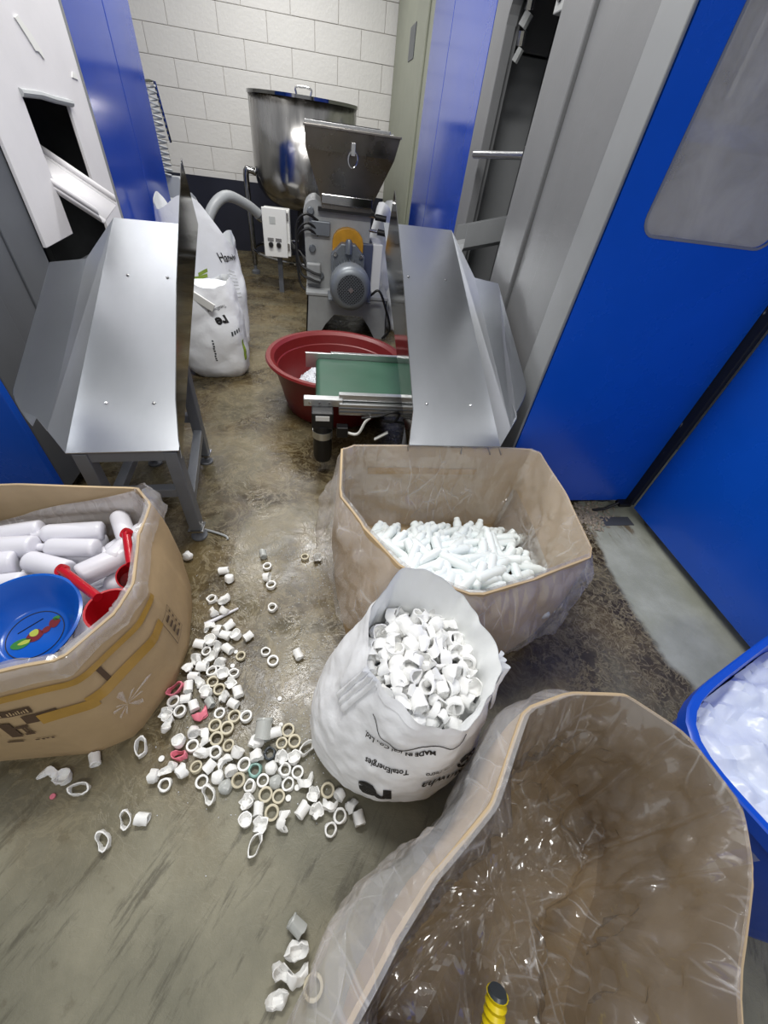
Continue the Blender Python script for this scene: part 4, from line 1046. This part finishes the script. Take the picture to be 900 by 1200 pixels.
B().grid(lambda u, v: binP(.485+.022*u, BZ-.16+.085*v, .72, .56, -.012), 4, 2).build('clear_sticker', MT['liner_clear'], bb_)
ff = thing('crumpled_film', 'heap of crumpled milky white plastic film inside the blue bin', 'plastic film', (1.3, .09, .03))
def ffn(u, v):
    p = binP(u, 0, .72, .56, -.018); q = p.lerp(BC+V((0, 0, 0)), v)
    q.z = BZ-.045+.05*(abs(nz(q.x*9, q.y*9, 1))+.6*abs(nz(q.x*19, q.y*17, 5)))+.012*nz(q.x*40, q.y*40, 2)-.04*(1-v)**4
    return q
B().grid(ffn, 110, 34, True).build('film_top', MT['film_blue'], ff, 35)
B().grid(lambda u, v: binP(u, .03+(BZ-.10)*v, .72, .56, -.062+.036*v), 40, 3, True).build('film_side', MT['film_blue'], ff, 60)

# ================================================================== VIALS, BOTTLES, OFFCUTS
def proto(name, b, mat, smooth=45, jig=0, seed=1):
    me = bpy.data.meshes.new(name)
    vs = []
    for p in b.v:
        if jig: p = p+V((nz(p.x*60+seed, p.y*60, p.z*60), nz(p.x*60, p.y*60+seed, p.z*60+9), nz(p.x*60+4, p.y*60, p.z*60+seed)))*jig
        vs.append(tuple(p))
    me.from_pydata(vs, [], b.f); me.update()
    bm = bmesh.new(); bm.from_mesh(me); bmesh.ops.recalc_face_normals(bm, faces=bm.faces); bm.to_mesh(me); bm.free()
    me.materials.append(mat); me.shade_smooth(); me.set_sharp_from_angle(angle=math.radians(smooth))
    return me
def put(name, me, loc, rot, label, cat, group, scale=1.0, rest=None):
    o = bpy.data.objects.new(name, me); C.objects.link(o)
    o.rotation_euler = rot; o.scale = (scale,)*3
    loc = V(loc)
    if rest is not None:
        R = o.rotation_euler.to_matrix()
        loc.z = rest-min((R @ v.co).z for v in me.vertices)*scale
    o.location = loc
    return tag(o, label, cat, group)

vial_me = proto('vial', B().lathe([(0, -.07), (.012, -.07), (.018, -.066), (.0195, -.06), (.0195, .045), (.017, .054), (.014, .058), (.014, .072), (.011, .072), (.011, .055), (0, .05)], n=12), MT['vial'])
vial_me2 = proto('vial', B().lathe([(0, -.06), (.010, -.06), (.0165, -.055), (.018, -.048), (.018, .055), (.0155, .056), (.0150, .045), (.0145, -.03), (0, -.035)], n=12), MT['vial'])
rv = random.Random(21)
def dome(x, y):
    return .06+.20*max(0, 1-((y-.82)/.40)**2)*max(.35, 1-((x-.50)/.60)**2)
def inC(x, y):
    if not (.14 < x < .88 and .70 < y < 1.20): return False
    return (y > .70+.55*max(0, .36-x)) and y > .70+.25*max(0, x-.60)*0 and y < 1.20
for layer, (sp, dz) in enumerate(((.052, -.045), (.046, 0.0))):
    yy_ = .68
    while yy_ < 1.22:
        xx_ = .12
        while xx_ < .92:
            x = xx_+rv.uniform(-.02, .02); y = yy_+rv.uniform(-.018, .018)
            xx_ += sp*1.25
            if not inC(x, y) or (x < .30 and y < .88-.9*(x-.14)): continue
            z = max(.03, dome(x, y)+dz+rv.uniform(-.008, .018))
            yaw = rv.gauss(2.2, .75); tilt = PI/2+rv.gauss(0, .16)
            vk = rv.random() < .6
            put('vial', vial_me if vk else vial_me2, (x, y, z), (tilt, 0, yaw), 'small white %s vial heaped %s in the film-lined vial box' % ('necked' if vk else 'open-ended', 'against the rear' if y > 1.03 else 'near the front rim' if y < .84 else 'on the left' if x < .40 else 'on the right' if x > .66 else 'in the centre'), 'vial', 'white vials in the box', rv.uniform(1.0, 1.14))
        yy_ += sp
# white bottles in the left box
bot_me = proto('bottle', B().lathe([(0, -.095), (.026, -.095), (.032, -.090), (.033, -.08), (.033, .055), (.030, .066), (.019, .076), (.015, .080), (.015, .100), (.012, .100), (.012, .082), (0, .08)], n=16), MT['bottle'])
bot_me2 = proto('bottle', B().lathe([(0, -.075), (.028, -.078), (.034, -.074), (.036, -.066), (.036, .066), (.034, .074), (.028, .078), (.027, .070), (0, .066)], n=16), MT['bottle'])
rv = random.Random(4)
for layer in range(2):
    y = .54
    while y < 1.06:
        x = -1.36+rv.uniform(0, .06)
        while x < -.60:
            lim = -.60 if y > .62 else -.68
            if x < lim:
                yaw = rv.gauss(-1.45, .22) if (y > .70 and x < -.70) else rv.gauss(-.3, .5)
                z = .255+.05*layer*1.2+.06*max(0, (y-.75))+rv.uniform(-.01, .012)
                if (x+.79)**2+(y-.645)**2 < .055 and layer == 0: z = .215
                if not (layer == 1 and (x+.79)**2+(y-.645)**2 < .052):
                    bk = rv.random() < .65
                    put('bottle', bot_me if bk else bot_me2, (x, y, z), (PI/2+rv.gauss(0, .06), 0, yaw), 'white %s bottle lying %s in the octagonal left box' % ('necked' if bk else 'straight-sided', 'along the rear wall' if y > .88 else 'beside the blue bowl' if y < .76 else 'in the middle rows'), 'bottle', 'white bottles in the left box', rv.uniform(.92, 1.05))
            x += .17 if y > .70 else .085
        y += .066
# a flat carton slip-sheet carries the bottles
# blue bowl
bw_ = thing('plastic_bowl', 'shallow blue plastic bowl with a fruit print lying on the white bottles', 'bowl', (-.79, .645, .31))
bt_ = (Matrix.Rotation(math.radians(8), 3, 'X')) @ V((0, 0, 1))
bo = B().lathe([(0, 0), (.075, 0), (.085, .006), (.115, .05), (.138, .082), (.146, .085), (.147, .090), (.140, .092), (.134, .086), (.110, .052), (.082, .012), (.074, .007), (0, .007)], (-.79, .642, .295), bt_, 48).build('bowl_shell', MT['bowl'], bw_, 40)
def bowl_pt(x, y, h=.008):
    u = bt_.orthogonal().normalized(); X = V((1, 0, 0)); X = (X-bt_*X.dot(bt_)).normalized(); Yv = bt_.cross(X)
    return V((-.79, .642, .295))+X*x+Yv*y+bt_*h
B().tube([bowl_pt(.068*math.cos(a), .068*math.sin(a)) for a in [2*PI*i/40 for i in range(41)]], .0012, 4).build('print_ring', MT['ink'], bo)
def blob(cx, cy, r, seed, mat, nm, el=1.0, rot=0, h=.0085):
    pts = []
    for i in range(14):
        a = 2*PI*i/14; q = r*(1+.25*nz(math.cos(a)*1.5+seed, math.sin(a)*1.5, seed)); x, y = q*el*math.cos(a), q*math.sin(a)
        pts.append(bowl_pt(cx+x*math.cos(rot)-y*math.sin(rot), cy+x*math.sin(rot)+y*math.cos(rot), h))
    g = B(); g.add(pts, [tuple(range(14))]); g.build(nm, mat, bo, recalc=False)
pr_red = M('print_red', srgb(110, 26, 34), .4); pr_grn = M('print_green', srgb(50, 120, 50), .4); pr_yel = M('print_yellow', srgb(170, 180, 70), .4)
blob(.000, -.004, .017, 1, pr_red, 'print_fruit', 1.2, .6); blob(.022, .012, .009, 2, pr_red, 'print_fruit', 1.3, .9); blob(.036, .032, .014, 3, pr_red, 'print_fruit', 1, 0)
blob(-.004, .004, .010, 4, pr_yel, 'print_fruit', 1.2, .4, .0088); blob(-.026, -.026, .013, 5, pr_grn, 'print_leaf', 1.9, .35); blob(-.018, -.022, .006, 6, pr_yel, 'print_leaf', 2.4, .4, .0088); blob(.036, .046, .007, 7, pr_grn, 'print_leaf', 1.3, .3)
B().tube([bowl_pt(-.045, .004), bowl_pt(.002, .046)], .0014, 4).build('print_stroke', MT['ink'], bo)
# red scoops
def scoop(loc, handle_to, r, label, tilt):
    root = thing('plastic_scoop', label, 'scoop', loc, 'red scoops in the left box')
    c = V(loc); ax = V(tilt).normalized()
    B().lathe([(0, 0), (r*.7, 0), (r*.78, .006), (r*.96, .09), (r*1.04, .094), (r*1.04, .1), (r*.95, .1), (r*.74, .01), (0, .008)], c, ax, 28).build('scoop_cup', MT['red'], root, 40)
    a = c+ax*.088+(V(handle_to)-c).normalized()*r*.9; e = V(handle_to); d = (e-a)
    hd = B()
    for k in range(1): hd.tube([a, a+d*.15, a+d*.8, a+d*.94, e], .013, 10)
    h = hd.build('scoop_handle', MT['red'], root, 50)
    B().lathe([(.008, -.008), (.017, -.010), (.019, 0), (.017, .010), (.008, .008)], e, (d.cross(V((0, 1, .3)))), 14, closed_prof=True).build('hang_ring', MT['red'], root, 40)
    return root
scoop((-.582, .660, .300), (-.755, .800, .385), .062, 'red plastic scoop with long handle pointing at the bottles', (.15, -.1, 1))
scoop((-.600, .815, .300), (-.615, .925, .405), .040, 'smaller red scoop half buried by the box corner', (.5, -.5, 1))

# offcut kinds
def ringb(r, h, th): return B().lathe([(r, -h/2), (r, h/2), (r-th*.4, h/2+.001), (r-th, h/2), (r-th, -h/2)], n=18, closed_prof=True)
off = {}
off['ring'] = [proto('ring_offcut', ringb(.0205, .014, .006), MT['plastic']), proto('ring_offcut', ringb(.0195, .017, .0055), MT['plastic'], jig=.004, seed=3)]
off['cup'] = [proto('cup_offcut', B().lathe([(0, -.014), (.012, -.014), (.018, -.010), (.020, .0), (.021, .014), (.018, .0145), (.0165, .0), (.014, -.008), (0, -.010)], n=16), MT['plastic'], jig=jj, seed=sd) for jj, sd in ((.004, 1), (.009, 5), (.007, 9))]
off['squash'] = []
for sd, ex in ((2, .55), (6, .7)):
    b = B().lathe([(0, -.014), (.012, -.016), (.019, -.010), (.0215, .0), (.024, .012), (.021, .014), (.018, .0), (.013, -.008), (0, -.010)], n=18)
    b.v = [V((p.x*1.12, p.y*ex, p.z*.95+.006*math.cos(math.atan2(p.y, p.x)*2)*(1 if p.z > 0 else 0))) for p in b.v]
    off['squash'].append(proto('squashed_offcut', b, MT['plastic'], jig=.010, seed=sd))
b = ringb(.024, .022, .004); b.v = [V((p.x*1.15, p.y*.62, p.z+.004*math.cos(2*math.atan2(p.y, p.x)))) for p in b.v]
off['oval'] = [proto('oval_offcut', b, MT['plastic'], jig=.006, seed=8)]
off['tube'] = [proto('tube_offcut', B().lathe([(.0155, -.019), (.0155, .012), (.0165, .013), (.0165, .019), (.012, .019), (.012, -.019)], n=14, closed_prof=True), MT['plastic'], jig=.005, seed=4),
               proto('tube_offcut', B().lathe([(0, -.018), (.016, -.017), (.0165, .0), (.0150, .018), (.011, .018), (.0115, -.010), (0, -.011)], n=10), MT['plastic'], jig=.007, seed=7)]
off['dome'] = [proto('dome_offcut', B().lathe([(0, .016), (.008, .015), (.016, .009), (.020, -.002), (.021, -.010), (.018, -.010), (.0165, -.003), (.013, .005), (0, .011)], n=18), MT['plastic'], jig=.003, seed=2)]
b = B().grid(lambda u, v: V((.022*math.cos(u*2.6), .022*math.sin(u*2.6), (v-.5)*.04)), 10, 3)
b2 = B().grid(lambda u, v: V((.0185*math.cos(u*2.6), .0185*math.sin(u*2.6), (v-.5)*.04)), 10, 3)
off['shell'] = [proto('shell_offcut', B().add(b.v, b.f).add(b2.v, b2.f), MT['plastic'], jig=.006, seed=5)]
off['disc'] = [proto('disc_offcut', B().lathe([(0, -.003), (.008, -.003), (.009, 0), (.008, .003), (0, .003)], n=12), MT['plastic'])]
recol = {}
def tint(me, key):
    k = (me.name, key)
    if k not in recol:
        m2 = me.copy(); m2.materials.clear(); m2.materials.append(MT[key]); recol[k] = m2
    return recol[k]
# offcuts heaped in the front sack
rv = random.Random(9)
kinds = ['cup', 'cup', 'squash', 'tube', 'tube', 'shell', 'ring', 'oval', 'dome', 'squash']
nm = {'ring': ('ring_offcut', 'ring-shaped'), 'cup': ('cup_offcut', 'cup-shaped'), 'squash': ('squashed_offcut', 'squashed cup-shaped'), 'tube': ('tube_offcut', 'short tube-shaped'), 'shell': ('shell_offcut', 'half-shell'), 'oval': ('oval_offcut', 'flattened oval'), 'dome': ('dome_offcut', 'dome-shaped'), 'disc': ('disc_offcut', 'tiny disc')}
for layer in range(2):
    yy_ = -.17
    while yy_ < .175:
        xx_ = -.17
        while xx_ < .175:
            x = xx_+rv.uniform(-.009, .009); y = yy_+rv.uniform(-.009, .009); xx_ += .034
            r = math.hypot(x, y)
            if r > .158: continue
            kd = rv.choice(kinds); me = rv.choice(off[kd])
            z = .350+.05*(1-(r/.16)**2)+.025*(y/.16)-(.030 if layer == 0 else 0)+rv.uniform(-.006, .010)
            put(nm[kd][0], me, (SC.x+.058+x, SC.y+.03+y, z), (rv.uniform(0, 6.28), rv.uniform(0, 6.28), rv.uniform(0, 6.28)), 'white %s plastic offcut heaped %s inside the open front sack' % (nm[kd][1], 'at the back' if y > .055 else 'at the front' if y < -.055 else 'on the left' if x < -.05 else 'on the right' if x > .05 else 'in the centre'), 'plastic offcut', 'white offcuts in the front sack', rv.uniform(1.0, 1.35))
        yy_ += .034
# offcuts strewn over the floor
CAPS = "-0.568,1.141,c;-0.407,1.064,b;-0.379,1.024,c;-0.253,1.149,g;-0.231,1.085,r;-0.071,1.132,R;-0.017,1.122,c;-0.227,1.019,c;-0.206,0.985,r;-0.430,0.928,r;-0.382,0.918,s;-0.192,0.875,r;-0.410,0.860,c;-0.377,0.866,c;-0.409,0.796,s;-0.346,0.800,b;-0.353,0.767,b;-0.326,0.763,c;-0.270,0.754,b;-0.386,0.765,c;-0.429,0.735,b;-0.397,0.744,c;-0.367,0.716,s;-0.342,0.710,b;-0.402,0.708,r;-0.315,0.702,p;-0.312,0.649,p;-0.289,0.683,R;-0.202,0.692,r;-0.173,0.655,r;-0.085,0.671,b;-0.425,0.673,c;-0.388,0.671,s;-0.365,0.661,c;-0.438,0.646,c;-0.411,0.644,b;-0.373,0.632,r;-0.353,0.611,c;-0.316,0.614,r;-0.429,0.615,b;-0.312,0.582,c;-0.366,0.584,R;-0.344,0.568,R;-0.434,0.578,b;-0.401,0.589,s;-0.368,0.561,c;-0.316,0.544,c;-0.284,0.545,b;-0.291,0.515,b;-0.367,0.537,g;-0.441,0.560,b;-0.464,0.571,k;-0.467,0.545,r;-0.432,0.526,b;-0.453,0.516,r;-0.472,0.506,c;-0.381,0.493,K;-0.328,0.491,r;-0.283,0.480,R;-0.248,0.474,r;-0.476,0.466,s;-0.335,0.455,R;-0.293,0.454,R;-0.141,0.523,p;-0.392,0.439,c;-0.358,0.424,s;-0.430,0.415,c;-0.396,0.400,r;-0.418,0.380,k;-0.328,0.400,R;-0.294,0.388,R;-0.352,0.383,s;-0.317,0.372,r;-0.364,0.344,R;-0.256,0.368,c;-0.325,0.349,b;-0.303,0.315,d;-0.288,0.345,s;-0.337,0.310,r;-0.246,0.331,c;-0.232,0.330,r;-0.266,0.296,D;-0.318,0.281,o;-0.440,0.345,s;-0.473,0.331,c;-0.406,0.334,c;-0.446,0.313,r;-0.474,0.378,p;-0.536,0.410,o;-0.171,0.419,T;-0.147,0.411,b;-0.134,0.435,p;-0.107,0.419,R;-0.128,0.385,R;-0.091,0.387,R;-0.201,0.374,c;-0.169,0.352,x;-0.119,0.355,c;-0.089,0.340,c;-0.056,0.357,o;-0.204,0.342,c;-0.199,0.314,t;-0.159,0.321,d;-0.115,0.306,r;-0.080,0.302,r;-0.230,0.297,R;-0.212,0.287,r;-0.176,0.285,r;-0.141,0.283,D;-0.110,0.271,r;-0.053,0.274,s;-0.075,0.268,p;-0.163,0.260,R;-0.134,0.246,R;-0.202,0.259,c;-0.112,0.245,p;-0.176,0.238,b;-0.150,0.220,R;-0.194,0.212,c;-0.167,0.194,c;-0.175,0.162,o;-0.111,0.189,s;-0.056,0.208,b;-0.020,0.243,c;0.016,0.243,R;0.042,0.233,c;-0.009,0.205,c;0.022,0.205,s;0.034,0.175,r;-0.519,0.238,o;-0.486,0.235,b;-0.759,0.366,s;-0.720,0.353,c;-0.667,0.320,o;-0.655,0.392,b;-0.735,0.313,q;-0.564,0.199,o;-0.064,-0.017,g;-0.063,-0.058,s;-0.093,-0.095,s;-0.099,-0.115,s;-0.054,-0.101,s;-0.029,-0.114,R;0.036,0.178,r;0.075,0.199,c;0.100,0.174,b"
P0 = []
for q in CAPS.split(';'):
    a, b2, c2 = q.split(','); P0.append([float(a), float(b2), c2])
rad = lambda k: .010 if k in 'pq' else (.026 if k == 'o' else .0205)
for it in range(25):
    for i in range(len(P0)):
        for j in range(i+1, len(P0)):
            dx, dy2 = P0[j][0]-P0[i][0], P0[j][1]-P0[i][1]; d = math.hypot(dx, dy2); need = (rad(P0[i][2])+rad(P0[j][2]))*.93
            if 1e-6 < d < need:
                s = (need-d)/2/d*.6; P0[i][0] -= dx*s; P0[i][1] -= dy2*s; P0[j][0] += dx*s; P0[j][1] += dy2*s
kmap = {'c': 'cup', 'b': 'tube', 'r': 'ring', 'R': 'ring', 's': 'squash', 'o': 'oval', 'd': 'dome', 'D': 'dome', 'g': 'tube', 'p': 'disc', 'q': 'disc', 'k': 'oval', 'K': 'squash', 'x': 'ring', 't': 'ring', 'T': 'tube'}
special = {'D': ('cap_grey', 'greyish clear dome-shaped offcut lying among the floor rings', 'clear offcuts on the floor'), 'g': ('cap_grey', 'greyish clear tube-shaped offcut lying on the floor', 'clear offcuts on the floor'),
    'q': ('cap_pink', 'tiny pink plastic disc on the bare floor at left', None), 'K': ('cap_pink', 'solid pink squashed offcut in the middle of the floor trail', None),
    'x': ('cap_dark', 'dark grey plastic ring among the white offcuts', None), 't': ('cap_teal', 'pale teal plastic ring among the white offcuts', None), 'T': ('cap_grey', 'longest greyish clear tube offcut beside the front sack', None)}
npk = 0
for (x, y, k) in P0:
    kd = kmap[k]; me = rv.choice(off[kd]); sc_ = rv.uniform(.82, 1.0)*(1.12 if y < .0 else 1)
    zone = ('in the foreground beside the large open box' if y < .05 else 'beside the front sack base' if math.hypot(x-.22, y-.41) < .34 else 'on bare floor before the left box' if x < -.47 and y < .6
            else 'on the wet aisle past the trail' if y > .9 or x > -.2 and y > .62 else 'against the left box side' if y > .6 else 'at the wide front of the trail')
    lab = 'white %s plastic offcut %s' % (nm[kd][1], zone); grp = 'white offcuts on the floor'
    if k == 'R':
        me = tint(off['ring'][0], 'cap_cream'); lab = 'cream soiled plastic ring offcut ' + zone; grp = 'cream ring offcuts on the floor'
    elif k == 'k':
        me = tint(me, 'cap_pink'); lab = ('pink oval offcut touching the left cardboard box', 'pink hollow oval offcut among white cups on the floor')[npk]; grp = None; npk += 1
    elif k in special:
        me = tint(me, special[k][0]); lab, grp = special[k][1], special[k][2]
    if k == 'T': sc_ = 1.6
    if kd in ('ring', 'disc'): rot = (rv.gauss(0, .10), rv.gauss(0, .10), rv.uniform(0, 6.28))
    elif kd == 'oval': rot = (rv.gauss(0, .15), rv.gauss(0, .15), rv.uniform(0, 6.28))
    elif kd == 'dome': rot = (rv.gauss(0, .15), rv.gauss(0, .15), 0)
    elif kd == 'tube': rot = (PI/2+rv.gauss(0, .06), 0, rv.uniform(0, 6.28))
    else: rot = (rv.choice([0, 0, 1.2, 1.7, 2.6])+rv.gauss(0, .15), rv.gauss(0, .2), rv.uniform(0, 6.28))
    put(nm[kd][0], me, (x, y, 0), rot, lab, 'plastic offcut', grp, sc_, rest=.0005)
# white stick in the trail
st = B().tube([(-.436, .816, .009), (-.38, .848, .009), (-.324, .881, .008)], .0085, 8, r2=.004).build('plastic_stick', MT['bottle'], None, 50, origin=(-.38, .848, 0))
tag(st, 'thin white plastic stick lying across the top of the offcut trail', 'stick')
# white cable by the left tray foot
cbz = B().tube(smooth_path([(-.60, 1.335, .006), (-.52, 1.31, .006), (-.46, 1.285, .006), (-.43, 1.268, .006), (-.42, 1.25, .006)], 5), .005, 6).build('white_cord', MT['pipe_grey'], None, 50, origin=(-.5, 1.29, 0))
tag(cbz, 'short pale cord on the floor beside the left tray foot', 'cord')
# fine shavings: uncountable
def shavings(name, label, spots, n, mat, smin, smax, seed):
    q = random.Random(seed); g = B()
    for _ in range(n):
        cx, cy, sx, sy = q.choice(spots); x = q.gauss(cx, sx); y = q.gauss(cy, sy); s = q.uniform(smin, smax); a = q.uniform(0, 6.28)
        R = Matrix.Rotation(a, 3, 'Z') @ Matrix.Rotation(q.uniform(-.6, .6), 3, 'X'); p = V((x, y, s*.35))
        g.add([p+R @ V(t_)*s for t_ in ((1, 0, 0), (-.5, .7, 0), (-.6, -.6, .05), (0, 0, .5))], [(0, 1, 2), (0, 3, 1), (1, 3, 2), (2, 3, 0)])
    o = g.build(name, mat, None, origin=(spots[0][0], spots[0][1], 0)); return tag(o, label, 'shavings', None, 'stuff')
shavings('plastic_shavings', 'fine white plastic shavings sprinkled over the aisle floor', [(-.12, 1.15, .10, .05), (-.08, .40, .09, .08), (-.05, .60, .08, .12), (-.3, .7, .15, .2), (-.02, .98, .06, .12)], 1300, MT['regrind'], .0012, .0034, 3)
shavings('dirty_debris', 'heap of dirty plastic crumbs under the right blue door', [(1.52, 1.42, .07, .06), (1.46, 1.36, .05, .05)], 420, MT['grit'], .006, .017, 8)
st2 = B().box(1.56, 1.74, 1.305, 1.37, 0, .004).build('floor_strip', MT['grey_dark'], None, origin=(1.65, 1.33, 0))  # thin dark grey strip lying flat on the floor
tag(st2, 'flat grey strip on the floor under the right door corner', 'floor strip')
